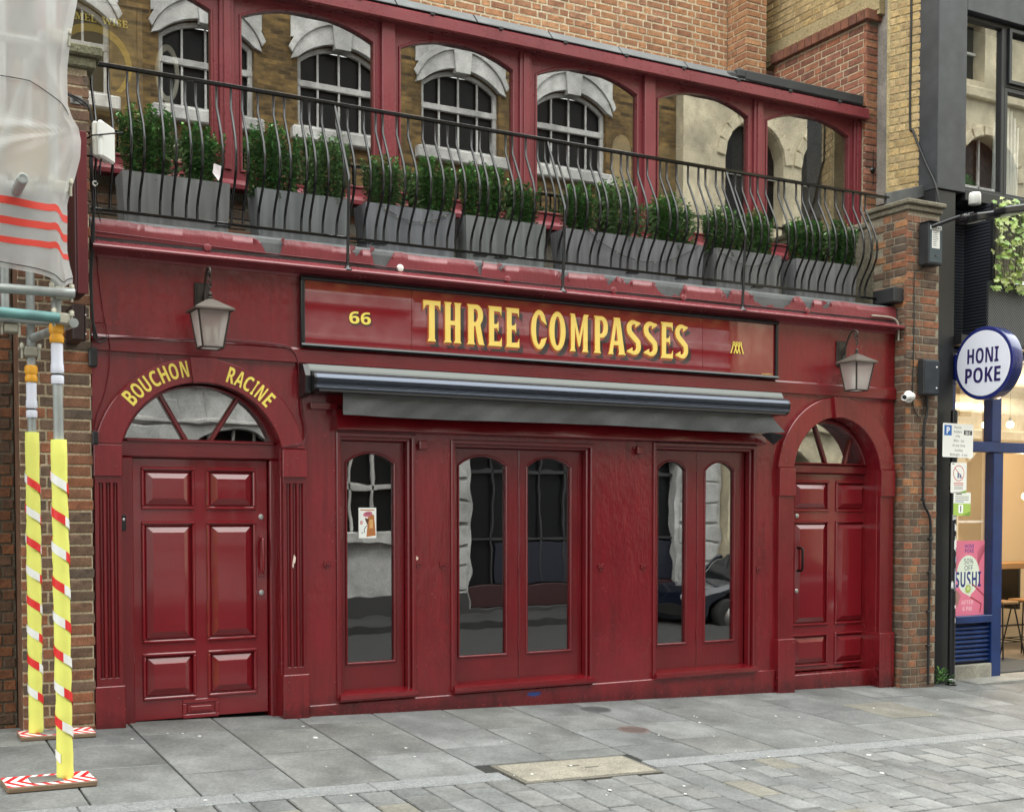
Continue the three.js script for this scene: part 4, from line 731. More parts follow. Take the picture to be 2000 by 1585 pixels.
{ // scrap of paper caught on the railing
  const o = thing('paper_scrap', 'crumpled scrap of white paper caught on the railing bars', 'paper', [.915, 4.09, 0]);
  mesh('sheet', fromTris([-.02, .06, -.01, .03, .04, .012, .025, -.03, .0, -.02, .06, -.01, .025, -.03, 0, -.03, -.01, -.012, -.03, -.01, -.012, .025, -.03, 0, .01, -.07, .004]), std({ color: lin(.75, .68, .7), roughness: .7, side: THREE.DoubleSide }), o);
}
// ---------- cables on the pub front ----------
{
  let o = thing('facade_cable', 'dark red painted cable bundle run along the band and down beside the lettered arch', 'cable');
  const j = (pts, k) => pts.map(([x, y, z]) => [x, y + rr(-.006, .006), z + rr(-.002, .004)]);
  mesh('cable', [sweep(curve(j([[.01, 2.79, .03], [.1, 2.8, .035], [.28, 2.82, .03], [.5, 2.812, .034], [.8, 2.838, .03], [1.1, 2.845, .032], [1.4, 2.842, .03], [1.49, 2.8, .03], [1.53, 2.72, .02], [1.545, 2.5, .02], [1.56, 2.35, .02], [1.575, 2.2, .02], [1.57, 2.12, .03], [1.5, 2.075, .06], [1.39, 2.065, .06]]), 90), .006, 5), sweep(curve(j([[.01, 2.78, .035], [.2, 2.805, .035], [.45, 2.808, .034], [.8, 2.828, .034], [1.2, 2.832, .034], [1.42, 2.825, .034], [1.51, 2.76, .03], [1.535, 2.6, .02], [1.555, 2.3, .02], [1.59, 2.2, .03], [1.56, 2.1, .04], [1.45, 2.07, .064]]), 90), .005, 5)], M.wireRed, o);
  o = thing('facade_cable', 'thin dark cable sagging down the red wall beside the black cable bundle', 'cable');
  mesh('cable', sweep(curve([[.04, 3.5, .04], [.05, 3.3, .02], [.075, 3.05, .02], [.1, 2.9, .02], [.12, 2.78, .045], [.122, 2.6, .02], [.085, 2.4, .02], [.03, 2.25, .02], [.015, 2.15, .02]], 50), .0035, 5), M.wireRed, o);
  mesh('tie', cbox(.03, .1, 2.905, 2.911, .016, .024, .001), M.wireRed, o);
  o = thing('cable_bundle', 'bundle of black cables strung down the edge of the brick pier beside the aerial', 'cable bundle');
  const c = []; for (let i = 0; i < 5; i++) c.push(sweep(curve([[-.16 + rr(-.02, .02), 4.47, .08], [-.06, 4.42 + rr(-.02, .02), .1], [-.005, 4.37, .1], [.012 + rr(-.012, .012), 4.2, .09], [.0 + rr(-.015, .015), 4.0, .1], [.02 + rr(-.014, .014), 3.8, .09], [.005 + rr(-.01, .014), 3.5, .085], [-.008 + rr(-.01, .01), 3.2, .075], [.0 + rr(-.006, .008), 2.95, .075], [.016 + rr(-.01, .02), 2.78, .07]], 60), rr(.004, .007), 5));
  c.push(sweep(curve([[.016, 2.78, .07], [.05, 2.76, .06], [.1, 2.8, .05], [.03, 2.79, .06]], 20), .005, 5));
  mesh('cable', c, M.wireBlack, o); mesh('junction', [cbox(-.03, .03, 2.58, 2.72, .051, .09, .012), cbox(-.01, .03, 2.04, 2.13, .051, .08, .006)], M.black, o); mesh('clip', lathe([[.02, 0], [.02, .01], [.01, .012], [.01, 0]], 12).rotateX(Math.PI / 2).translate(.02, 3.86, .105), M.plastic, o);
}
{ // doorbell
  const o = thing('doorbell', 'small black doorbell on the frame of the gilt-lettered door', 'doorbell', [.222, 1.485, -.066]);
  mesh('case', cbox(-.019, .019, -.058, .055, 0, .016, .005), M.black, o); mesh('button', lathe([[0, .006], [.009, .005], [.01, 0]], 14).rotateX(Math.PI / 2).translate(0, .02, .016), M.steel, o);
}
{ // notice inside the first window
  const o = thing('window_notice', 'white paper notice with an orange and pink picture in the first tall window', 'notice', [2.145, 1.475, -.105]);
  const c = document.createElement('canvas'); c.width = 128; c.height = 208; const x = c.getContext('2d'); x.fillStyle = '#eef0ee'; x.fillRect(0, 0, 128, 208);
  x.fillStyle = '#b5713e'; x.beginPath(); x.moveTo(70, 40); x.lineTo(112, 50); x.lineTo(124, 190); x.lineTo(56, 200); x.lineTo(64, 120); x.fill(); x.fillStyle = '#5b2e1c'; x.beginPath(); x.moveTo(44, 70); x.lineTo(76, 78); x.lineTo(62, 118); x.fill(); x.fillStyle = '#d8a86a'; x.fillRect(78, 80, 26, 60); x.fillStyle = '#c96f86'; x.beginPath(); x.ellipse(66, 44, 34, 18, -.2, 0, 7); x.fill(); x.fillStyle = '#2b2320'; x.fillRect(48, 40, 36, 4); x.fillRect(20, 170, 14, 4); x.strokeStyle = '#222'; x.lineWidth = 4; x.beginPath(); x.moveTo(62, 120); x.quadraticCurveTo(30, 150, 44, 170); x.stroke(); x.fillStyle = '#c78a60'; x.font = 'bold 16px sans-serif'; x.fillRect(14, 12, 100, 8); x.fillStyle = '#d9a3a3'; x.fillRect(10, 90, 20, 24);
  const t = new THREE.CanvasTexture(c); t.colorSpace = THREE.SRGBColorSpace;
  const m = new THREE.Mesh(new THREE.BoxGeometry(.152, .245, .001), std({ map: t, roughness: .6 })); m.name = 'sheet'; o.add(m);
}
// ---------- inside the terrace room: what shows faintly through the panes ----------
{
  const pad = std({ color: lin(.72, .6, .42), roughness: .6 }), fr = std({ color: lin(.1, .05, .025), roughness: .4 });
  const oval = (rx, ry) => ell(0, 0, rx, ry, 0, 360, 28).slice(0, -1);
  let o = thing('dining_chair', 'pale chair with an open oval back seen through the glass behind the first planter', 'chair', [.86, 3.62, -1.3]);
  mesh('backrest', ext(oval(.1, .24), [oval(.065, .185).reverse()], -.015, .015, .006).translate(0, 1.58, 0), std({ color: lin(.75, .7, .6), roughness: .4 }), o);
  mesh('stem', cbox(-.02, .02, .9, 1.345, -.012, .012), std({ color: lin(.75, .7, .6), roughness: .4 }), o); mesh('seat', cbox(-.2, .2, .84, .9, -.4, .02, .02), pad, o);
  for (const x of [-.17, .17]) for (const z of [-.36, -.01]) mesh('leg', cbox(x - .015, x + .015, 0, .839, z - .015, z + .015), fr, o);
  o = thing('dining_chair', 'tall cream padded chair seen through the glass above the longest planter', 'chair', [5.4, 3.62, -1.32]);
  mesh('backrest', ext([[-.1, .92], [.1, .92], [.115, 1.5], ...ell(0, 1.6, .105, .15, 0, 180, 12), [-.115, 1.5]], [], -.03, .03, .018), pad, o); mesh('seat', cbox(-.2, .2, .84, .91, -.42, .04, .02), pad, o);
  for (const x of [-.17, .17]) for (const z of [-.38, .0]) mesh('leg', cbox(x - .015, x + .015, 0, .839, z - .015, z + .015), fr, o);
  o = thing('framed_picture', 'pale framed picture hanging inside the room, behind the last but one arched pane', 'framed picture', [6.98, 5.3, -2.44]);
  mesh('frame', ext(rect(-.42, .42, -.5, .48), [rect(-.38, .38, -.46, .44).reverse()], 0, .03, .004), fr, o); mesh('print', cbox(-.379, .379, -.459, .439, .002, .012), std({ color: lin(.6, .58, .46), map: T.mottle, roughness: .5 }), o);
}
// ---------- the black-framed building on the right ----------
const frameGrey = std({ color: lin(.055, .06, .068), map: T.metal, roughness: .5 }), frameDark = std({ color: lin(.018, .019, .021), map: T.metal, roughness: .45 });
const blue = std({ color: lin(.012, .045, .2), map: T.metal, roughness: .35 });
const shop = thing('shop_building', 'black framed building with a navy blue glazed shopfront and large upper windows', 'building');
{
  const x0 = 8.385;
  mesh('frame_pillar', cbox(x0, 8.80, 4.905, 9, -.32, .05, .006), frameGrey, shop);
  mesh('pillar', cbox(x0, 8.68, -.5, 4.9, -.32, .03, .006), frameDark, shop);
  mesh('frame_beam', [cbox(8.801, 13, 6.79, 7.15, -.32, .05, .006)], frameGrey, shop);
  mesh('frame_sill', cbox(8.801, 13, 4.83, 4.945, -.3, .05, .006), frameDark, shop);
  mesh('upper_wall', [cbox(8.4, 13, 7.16, 10, -1.2, .08, .01), cbox(x0, x0 + .03, 4.905, 9, -1.2, -.321)], std({ color: lin(.45, .4, .36), map: T.stone, roughness: .85 }), shop);
  mesh('zinc_dressing', ext([[7.86, 4.69], [8.4, 4.86], [8.4, 4.98], [7.86, 4.83]], [], -.17, -.13, .004), M.lead, shop);
  const win = (xa, xb, ya, yb, open) => {
    const w = partGroup('window', shop), t = .05, z = -.02;
    mesh('frame', ext(rect(xa, xb, ya, yb), [rect(xa + t, xb - t, ya + t, yb - t).reverse()], z - .07, z, .006), frameDark, w);
    if (open) mesh('sash', ext(rect(xa + .035, xb - .035, ya + .035, yb - .035), [rect(xa + .075, xb - .075, ya + .075, yb - .075).reverse()], z + .002, z + .03, .004), frameDark, w);
    mesh('pane', new THREE.PlaneGeometry(xb - xa - .06, yb - ya - .06).translate((xa + xb) / 2, (ya + yb) / 2, z - .04), glassClear, w);
  };
  win(8.802, 9.46, 4.95, 6.785); win(9.462, 10.3, 6.13, 6.785, 1); win(9.462, 10.3, 4.95, 6.128);
  mesh('room', [cbox(8.7, 13, 4.8, 4.94, -3, -.33), cbox(8.7, 13, 4.94, 7, -3.1, -3), cbox(8.7, 8.72, 4.94, 7, -3, -.33), cbox(8.7, 13, 6.9, 7, -3, -.33), cbox(12.9, 13, 4.94, 6.9, -3, -.33)], std({ color: lin(.32, .32, .28), roughness: .9 }), shop);
  const cur = []; for (let i = 0; i < 22; i++) { const x = 9.5 + i * .018, h = .9 + .1 * Math.sin(i); cur.push(sweep([[x, 4.98, -.2 + .014 * Math.sin(i * 2.1)], [x + .004, 5.75 + .25 * Math.sin(i * .14), -.2 + .014 * Math.sin(i * 2.1 + 1)]], .012, 5)); } mesh('curtain', cur, std({ color: lin(.75, .76, .76), roughness: .9 }), shop);
  // recessed mesh screen and the band above the shopfront
  T.meshb = tex(64, 64, (u, v) => { const a = Math.abs(((u + v * 2) % 1) - .5), b = Math.abs(((v * 2 + 1 - u) % 1) - .5); return Math.min(a, b) < .16 ? .9 : .12; }, true, 28, 14);
  T.meshbG = T.meshb.clone(); T.meshbG.colorSpace = THREE.NoColorSpace; T.meshbG.needsUpdate = true;
  T.lines = tex(8, 64, (u, v) => v < .45 ? 1 : .25, true, 1, 30); T.linesG = T.lines.clone(); T.linesG.colorSpace = THREE.NoColorSpace; T.linesG.needsUpdate = true;
  mesh('mesh_screen', cbox(8.7, 9.46, 3.42, 4.825, -.3, -.26), std({ color: lin(.05, .056, .075), map: T.lines, roughness: .45, bumpMap: T.linesG, bumpScale: .01 }), shop);
  mesh('screen_post', cbox(9.12, 9.165, 3.42, 4.825, .1, .14, .004), frameDark, shop); mesh('screen_post', cbox(8.69, 8.73, 3.42, 4.825, -.255, -.05, .004), frameDark, shop);
  mesh('screen_side', cbox(9.125, 9.16, 3.42, 4.825, -.25, .099, .003), std({ color: lin(.05, .056, .075), map: T.lines, roughness: .45, bumpMap: T.linesG, bumpScale: .01 }), shop);
  mesh('screen_band', cbox(9.05, 13, 3.35, 4.0, .12, .15, .003), std({ color: lin(.13, .135, .14), map: T.meshb, roughness: .5, bumpMap: T.meshbG, bumpScale: .006 }), shop);
  mesh('soffit', [cbox(8.69, 13, 3.32, 3.419, -.34, .118, .004), cbox(9.05, 13, 3.31, 3.349, .119, .15, .003)], frameDark, shop);
  // shopfront
  const z = -.12; const P = (name, ...a) => mesh(name, cbox(...a, .006), blue, shop);
  P('mullion', 9.43, 9.58, 2.335, 3.31, z - .1, z + .02); P('door_post', 9.465, 9.62, -.4, 2.22, z - .1, z + .02); P('jamb', 8.68, 8.9, -.4, 3.31, z - .1, z - .01);
  P('transom', 8.68, 13, 2.222, 2.333, z - .1, z + .03); P('sill_rail', 8.9, 9.464, .37, .45, z - .1, z + .03); P('head', 8.68, 13, 3.24, 3.309, z - .1, z + .01);
  mesh('pane', new THREE.PlaneGeometry(.56, 1.77).translate(9.18, 1.335, z - .05), glassClear, shop); mesh('pane', new THREE.PlaneGeometry(.54, .9).translate(9.17, 2.79, z - .05), glassClear, shop); mesh('pane', new THREE.PlaneGeometry(1.6, .9).translate(10.38, 2.79, z - .05), glassClear, shop);
  const lv = partGroup('louvre', shop); mesh('back', cbox(8.9, 9.464, -.08, .369, z - .09, z - .06), std({ color: lin(.004, .012, .06), roughness: .6 }), lv);
  for (let i = 0; i < 8; i++) mesh('slat', cbox(8.92, 9.45, -.014, .014, -.028, .006, .003).rotateX(.6).translate(0, -.04 + i * .05, z - .01), blue, lv);
  mesh('stallriser', cbox(8.86, 9.464, -.45, -.081, z - .1, z + .03, .006), std({ color: lin(.55, .52, .44), map: T.stone, roughness: .8 }), shop);
  mesh('doorstep', cbox(8.9, 13, -.5, -.23, z - .1, .2, .01), std({ color: lin(.42, .41, .38), map: T.stone, roughness: .85 }), shop);
  // inside the shop
  const cream = std({ color: lin(.6, .49, .34), roughness: .85 });
  mesh('shop_walls', [cbox(8.6, 14, -.4, 3.3, -2.5, -2.4), cbox(8.55, 8.65, -.4, 3.3, -2.4, -.25), cbox(13.9, 14, -.4, 3.3, -2.4, -.25)], cream, shop);
  mesh('shop_ceiling', cbox(8.6, 14, 3.22, 3.3, -4, -.25), std({ color: lin(.5, .45, .36), roughness: .9 }), shop);
  mesh('shop_floor', cbox(8.6, 14, -.4, -.232, -4, -.221), std({ color: lin(.34, .29, .23), map: T.stone, roughness: .5 }), shop);
  mesh('doormat', cbox(9.65, 11, -.231, -.215, -1.2, -.23, .004), std({ color: lin(.07, .075, .08), roughness: 1 }), shop);
  mesh('ceiling_duct', [sweep([[8.7, 2.95, -1.6], [13, 2.95, -1.9]], .11, 12), sweep([[9.4, 3.05, -.4], [9.9, 3.05, -3.9]], .05, 8)], std({ color: lin(.5, .5, .48), roughness: .4, metalness: .6 }), shop);
}
{
  const wood = std({ color: lin(.36, .2, .08), map: T.mottle, roughness: .5 }), ir = M.iron;
  let o = thing('bar_counter', 'wooden bar ledge along the cream wall inside the open shop doorway', 'counter', [10.8, 0, -1.9]);
  mesh('top', cbox(-.6, 1.6, .84, .92, -.2, .2, .006), wood, o); for (const x of [-.5, 1.2]) mesh('bracket', cbox(x, x + .04, .3, .84, -.19, .1), ir, o); mesh('foot_rail', sweep([[-.6, .1, .12], [1.6, .1, .12]], .015, 6), ir, o);
  const stool = (x, zz, label) => { const s = thing('bar_stool', label, 'stool', [x, -.232, zz], 'stools at the shop counter'); mesh('seat', cbox(-.15, .15, .68, .72, -.14, .14, .012), wood, s); for (const [a, b] of [[1, 1], [1, -1], [-1, 1], [-1, -1]]) mesh('leg', sweep([[a * .1, .68, b * .1], [a * .2, 0, b * .2]], .01, 6), ir, s); mesh('foot_ring', sweep([[-.16, .22, -.16], [.16, .22, -.16], [.16, .22, .16], [-.16, .22, .16]], .008, 5, true), ir, s); };
  stool(10.95, -1.2, 'wooden topped bar stool nearest the blue door post'); stool(11.5, -1.3, 'wooden topped bar stool cut by the picture edge, further along the counter');
  for (const [i, [x, y, zz]] of [[10.976, 2.66, -1.5], [11.425, 2.68, -1.5], [11.73, 1.78, -1.5]].entries()) {
    const l = thing('pendant_lamp', ['lit globe pendant bulb seen through the first pane above the parking sign', 'lit globe pendant bulb seen through the wide pane beneath the round sign', 'lit globe lamp low in the open shop doorway'][i], 'lamp', [x, y, zz], 'warm lamps inside the shop');
    const b = mesh('bulb', new THREE.SphereGeometry(.045, 16, 12), std({ color: lin(1, .8, .5), emissive: lin(1, .72, .38), emissiveIntensity: 9 }), l); b.castShadow = false;
    mesh('flex', sweep([[0, .045, 0], [0, 3.2 - y, 0]], .004, 5), M.wireBlack, l); mesh('holder', lathe([[0, .09], [.015, .09], [.018, .04], [.012, .035]], 12), M.iron, l);
    const p = new THREE.PointLight(lin(1, .76, .48), 3, 0, 2); p.position.set(0, 0, .06); p.castShadow = true; l.add(p);
  }
}
// ---------- ivy trough ----------
{
  const o = thing('ivy_panel', 'panel of pale green variegated ivy growing on wire mesh above the shopfront', 'ivy', [9.06, 3.9, .17]);
  const wg = []; for (let i = 0; i < 14; i++) wg.push(sweep([[.03 + i * .05, 0, .0], [.03 + i * .05, .95, .0]], .002, 4)); for (let i = 0; i < 19; i++) wg.push(sweep([[.02, .02 + i * .05, .004], [.72, .02 + i * .05, .004]], .002, 4)); mesh('wire_mesh', wg, M.darkGrey, o);
  const shape = [[0, 0], [.35, -.12], [.62, -.02], [.5, .25], [.78, .55], [.38, .6], [0, 1], [-.38, .6], [-.78, .55], [-.5, .25], [-.62, -.02], [-.35, -.12]];
  const lg = (k) => { const g = new THREE.ShapeGeometry(poly(shape)), p = g.attributes.position; for (let i = 0; i < p.count; i++) { const x = p.getX(i), y = p.getY(i); p.setZ(i, -.28 * x * x - .12 * (y - .3) ** 2 + k * x * y); } g.computeVertexNormals(); return uvm(g.toNonIndexed()); };
  const gs = [lg(.1), lg(-.15), lg(.3)], mats = [[.42, .52, .14], [.34, .48, .12], [.54, .6, .24], [.24, .38, .09], [.47, .57, .19]].map((c) => phys({ color: lin(...c), roughness: .5, side: THREE.DoubleSide, transmission: .25, thickness: 0 }));
  for (let i = 0; i < 290; i++) { const x = rr(0, .7), y = rr(.02, .97); if (vnoise(x * 9, y * 9, 99, 99, 4) < .15 && rnd() < .6) continue; const m = share('leaf', pick(gs), pick(mats), o); const s = rr(.042, .072); m.scale.setScalar(s); m.position.set(x, y, rr(.01, .075)); m.rotation.set(rr(-1.1, .1), rr(-.7, .7), rr(2.2, 4.1)); }
  const st = []; for (let i = 0; i < 10; i++) { const x = rr(.05, .65); st.push(sweep(curve([[x, 0, .01], [x + rr(-.08, .08), .35, .02], [x + rr(-.1, .1), .7, .012], [x + rr(-.1, .1), .95, .015]], 14), .003, 4)); } mesh('stem', st, std({ color: lin(.09, .1, .04), roughness: .8 }), o);
}
{ // plant on the upper window ledge
  const o = thing('potted_plant', 'small bright green potted plant behind the upper window of the black frame', 'plant', [9.08, 4.95, -.2]);
  mesh('pot', lathe([[.0, 0], [.05, 0], [.065, .1], [.058, .1], [.05, .09], [0, .09]], 16), M.white, o);
  const pos = [], col = []; for (let i = 0; i < 170; i++) { const a = rr(0, 6.28), el = rr(0, 1.5), d = V3(Math.cos(a) * Math.cos(el), Math.sin(el), Math.sin(a) * Math.cos(el)), p = V3(0, .1, 0).addScaledVector(d, rr(.02, .1)); leafTris(pos, col, p, d, V3(-Math.sin(a), 0, Math.cos(a)), rr(.035, .06), .01, .003, [1, rr(.8, 1.2), 1]); }
  colored(pos, col, 'foliage', std({ color: lin(.16, .4, .06), roughness: .5, side: THREE.DoubleSide, vertexColors: true }), o);
}
// ---------- round projecting sign ----------
{
  const o = thing('projecting_sign', 'round white and navy projecting sign reading HONI POKE on a blue bracket', 'sign', [8.74, 3.085, .42]);
  const navy = phys({ color: lin(.012, .02, .14), roughness: .25, clearcoat: .6, clearcoatRoughness: .05 }), R = .372, t = .075;
  const g = lathe([[0, -t], [R - .012, -t], [R, -t + .012], [R, t - .012], [R - .012, t], [0, t]], 56).rotateZ(Math.PI / 2); mesh('drum', g, navy, o);
  mesh('face', lathe([[0, .004], [R - .042, .004], [R - .04, 0]], 56).rotateZ(Math.PI / 2).translate(-t, 0, 0), phys({ color: lin(.74, .76, .86), roughness: .25, clearcoat: .5 }), o);
  const put = (s, w, h, dy, dz, rot) => mesh('lettering', fit(s, sansBold, w, h, .002, 0).rotateZ(rot).rotateY(-Math.PI / 2).translate(-t - .0062, dy, dz), std({ color: lin(.022, .012, .1), roughness: .4 }), o);
  put('HONI', .39, .155, .08, .0, -.02); put('POKE', .44, .155, -.118, .0, -.02);
  mesh('bracket', [cbox(-.035, .035, -.13, .13, -.45, -R + .02, .005)], navy, o); mesh('wall_plate', cbox(-.06, .06, -.17, .17, -.465, -.45, .004), navy, o);
  const bl = []; for (const y of [-.15, .15]) for (const x of [-.036, .036]) bl.push(new THREE.SphereGeometry(.011, 8, 6).translate(x, y, -.447)); mesh('bolt', bl, M.steel, o);
}
// ---------- parking post and its signs ----------
{
  const bx = 8.6, bz = .115;
  const o = thing('sign_post', 'black sign post covered in torn stickers standing on the pavement before the shopfront', 'post', [bx, -.24, bz]);
  mesh('pole', lathe([[0, 0], [.058, 0], [.058, .015], [.038, .03], [.036, 2.86], [0, 2.875]], 18), M.black, o);
  mesh('collar', lathe([[.037, 0], [.044, .003], [.044, .025], [.037, .028]], 18).translate(0, .04, 0), M.steel, o);
  const stk = (y, h, a0, a1, mat) => { const p = []; const n = 6; for (let i = 0; i < n; i++) { const A = a0 + (a1 - a0) * i / n, B = a0 + (a1 - a0) * (i + 1) / n, r = .0375, j0 = h * .3 * rnd(), j1 = h * .3 * rnd(); const q = (a, y) => [r * Math.sin(a), y, r * Math.cos(a)]; p.push(...q(A, y + j0), ...q(B, y + j0), ...q(B, y + h - j1), ...q(A, y + j0), ...q(B, y + h - j1), ...q(A, y + h - j1)); } mesh('sticker', fromTris(p), mat, o); };
  const sw = M.white, sb = std({ color: lin(.25, .35, .5), roughness: .5 }), sp = std({ color: lin(.5, .48, .62), roughness: .5 });
  stk(1.72, .08, -.9, .3, sw); stk(1.6, .1, -.3, .4, sw); stk(1.4, .16, -.4, .7, sw); stk(1.28, .07, .1, .7, sb); stk(.98, .26, -.1, .7, sp); stk(1.0, .1, -1.1, -.5, sw); stk(.8, .05, .0, .5, sw); stk(.65, .06, .2, .6, sw);
  const clip = []; for (const y of [2.38, 2.66, 2.06, 2.3]) clip.push(lathe([[.037, -.012], [.043, -.012], [.043, .012], [.037, .012]], 16).translate(0, y, 0)); mesh('clamp', clip, M.black, o);
  const canvasSign = (w, h, px, draw) => { const c = document.createElement('canvas'); c.width = px; c.height = Math.round(px * h / w); const x = c.getContext('2d'); draw(x, c.width, c.height); const t = new THREE.CanvasTexture(c); t.colorSpace = THREE.SRGBColorSpace; t.anisotropy = 8; return t; };
  const plate = (name, label, cx, cy, w, h, rz, draw, mat = {}) => {
    const s = thing(name, label, 'sign', [bx + cx, cy, bz + .046]); s.rotation.z = rz;
    const r = .014, out = []; for (const [sx, sy, a0] of [[1, -1, -90], [1, 1, 0], [-1, 1, 90], [-1, -1, 180]]) for (let i = 0; i <= 4; i++) { const a = (a0 + 22.5 * i) * Math.PI / 180; out.push([sx * (w / 2 - r) + r * Math.cos(a), sy * (h / 2 - r) + r * Math.sin(a)]); }
    mesh('plate', ext(out, [], 0, .003, 0), M.darkGrey, s);
    const g = new THREE.ShapeGeometry(poly(out)), p = g.attributes.position, uv = g.attributes.uv; for (let i = 0; i < p.count; i++) uv.setXY(i, p.getX(i) / w + .5, p.getY(i) / h + .5);
    const m = new THREE.Mesh(g.translate(0, 0, .0045), std({ map: canvasSign(w, h, 512, draw), roughness: .45, ...mat })); m.name = 'printed_face'; m.receiveShadow = true; s.add(m); return s;
  };
  plate('parking_sign', 'white permit parking sign with a blue P square, topmost on the black post', 'x' && .003, 2.31, .45, .35, -.01, (x, w, h) => {
    x.fillStyle = '#f4f4f0'; x.fillRect(0, 0, w, h); x.fillStyle = '#1464b8'; x.fillRect(w * .05, h * .06, w * .24, h * .3); x.fillStyle = '#fff'; x.font = 'bold ' + h * .28 + 'px sans-serif'; x.textAlign = 'center'; x.fillText('P', w * .17, h * .31);
    x.fillStyle = '#333'; x.font = h * .1 + 'px sans-serif'; x.fillText('Permit', w * .49, h * .15); x.fillText('holders', w * .49, h * .275); x.fillText('only', w * .49, h * .4);
    x.fillStyle = '#111'; x.fillRect(w * .69, h * .19, w * .27, h * .13); x.fillStyle = '#fff'; x.font = 'bold ' + h * .115 + 'px sans-serif'; x.fillText('IS-C', w * .825, h * .297);
    x.fillStyle = '#333'; x.font = h * .105 + 'px sans-serif'; x.fillText('Mon - Sat', w * .53, h * .54); x.fillText('At any time', w * .53, h * .68); x.fillText('Sunday', w * .53, h * .82); x.fillText('Midnight - 6 am', w * .53, h * .955);
  });
  plate('notice_sign', 'white street notice with a red prohibition ring, middle one on the black post', .02, 1.925, .235, .315, -.005, (x, w, h) => {
    x.fillStyle = '#f2f1ec'; x.fillRect(0, 0, w, h); x.fillStyle = '#8db84a'; x.beginPath(); x.moveTo(w, h * .9); x.lineTo(w, h); x.lineTo(w * .4, h); x.fill(); x.strokeStyle = '#c03a3a'; x.lineWidth = w * .035; x.beginPath(); x.arc(w * .5, h * .35, w * .33, 0, 7); x.stroke(); x.beginPath(); x.moveTo(w * .27, h * .19); x.lineTo(w * .73, h * .51); x.stroke();
    x.fillStyle = '#5a5f8a'; x.fillRect(w * .42, h * .33, w * .1, h * .18); x.fillRect(w * .56, h * .38, w * .09, h * .13); x.fillStyle = '#c03a3a'; for (let i = 0; i < 2; i++) x.fillRect(w * .2, h * (.66 + i * .055), w * .6, h * .025); x.fillStyle = '#777'; for (let i = 0; i < 4; i++) x.fillRect(w * .22, h * (.78 + i * .03), w * .55, h * .012);
    x.fillStyle = '#444'; x.fillRect(w * .07, h * .03, w * .16, h * .025);
  });
  plate('notice_sign', 'small white and green street notice, lowest on the black post', .075, 1.655, .255, .245, -.02, (x, w, h) => {
    x.fillStyle = '#f0f1ea'; x.fillRect(0, 0, w, h); x.fillStyle = '#a9c95c'; x.fillRect(0, h * .48, w, h * .52); x.fillStyle = '#7d9e3c'; x.beginPath(); x.moveTo(w, h * .8); x.lineTo(w, h); x.lineTo(w * .5, h); x.fill(); x.fillStyle = '#555'; x.fillRect(w * .12, h * .06, w * .35, h * .05); for (let i = 0; i < 4; i++) { x.fillStyle = i === 3 ? '#3f5a9c' : '#8a8a84'; x.fillRect(w * .1, h * (.17 + i * .075), w * (i === 3 ? .5 : .78), h * .03); }
    x.fillStyle = '#fff'; x.fillRect(w * .3, h * .53, w * .26, h * .36); x.fillStyle = '#444'; x.fillRect(w * .4, h * .58, w * .06, h * .26);
  });
  // poster in the shop window
  const po = thing('window_poster', 'pink sushi poster stuck to the pane of the blue shop window', 'poster', [9.155, .852, -.166]);
  const c = document.createElement('canvas'); c.width = 512; c.height = 816; const x = c.getContext('2d'), w = 512, h = 816; x.fillStyle = '#ee7f9c'; x.fillRect(0, 0, w, h);
  x.strokeStyle = '#b65568'; x.lineWidth = 7; for (let i = 0; i < 9; i++) { x.beginPath(); x.moveTo(540, 40 + i * 6); x.quadraticCurveTo(440 - i * 6, 60 + i * 22, 400 + i * 2, 140 + i * 30); x.stroke(); x.beginPath(); x.moveTo(-20, 250 + i * 5); x.quadraticCurveTo(60, 230 + i * 14, 110 - i * 6, 180 + i * 36); x.stroke(); } x.strokeStyle = '#6d7a52'; for (let i = 0; i < 8; i++) { x.beginPath(); x.moveTo(-20, 500 + i * 6); x.quadraticCurveTo(90, 520 + i * 14, 150 - i * 8, 600 + i * 16); x.stroke(); }
  x.fillStyle = '#eef5e6'; x.beginPath(); x.ellipse(262, 370, 175, 212, 0, 0, 7); x.fill();
  x.textAlign = 'center'; x.fillStyle = '#5c3c96'; x.font = 'bold 56px sans-serif'; x.fillText('HONI', 275, 80); x.fillText('POKE', 275, 130); x.fillStyle = '#3a4a5c'; x.font = '78px sans-serif'; x.fillText('50%', 268, 250); x.fillText('OFF', 268, 322);
  x.save(); x.translate(262, 500); x.scale(.62, 1); x.fillStyle = '#20307c'; x.font = 'bold 228px sans-serif'; x.fillText('SUSHI', 0, 0); x.restore();
  x.fillStyle = '#e8ead8'; x.beginPath(); x.moveTo(240, 440); x.lineTo(345, 500); x.lineTo(300, 610); x.lineTo(190, 560); x.fill(); x.fillStyle = '#a9c25a'; x.beginPath(); x.ellipse(262, 522, 42, 46, .3, 0, 7); x.fill(); x.fillStyle = '#dfe6a8'; x.beginPath(); x.ellipse(266, 516, 20, 24, .3, 0, 7); x.fill();
  x.strokeStyle = '#a8323c'; x.lineWidth = 16; x.beginPath(); x.moveTo(330, 470); x.lineTo(512, 600); x.stroke(); x.beginPath(); x.moveTo(300, 610); x.lineTo(470, 690); x.lineTo(450, 780); x.stroke();
  x.fillStyle = '#f9c3cf'; x.font = 'bold 64px sans-serif'; x.fillText('AFTER', 255, 690); x.fillText('6 PM', 255, 758);
  const t = new THREE.CanvasTexture(c); t.colorSpace = THREE.SRGBColorSpace; t.anisotropy = 8;
  const m = new THREE.Mesh(new THREE.BoxGeometry(.515, .82, .002), std({ map: t, roughness: .5 })); m.name = 'sheet'; m.castShadow = m.receiveShadow = true; po.add(m);
}
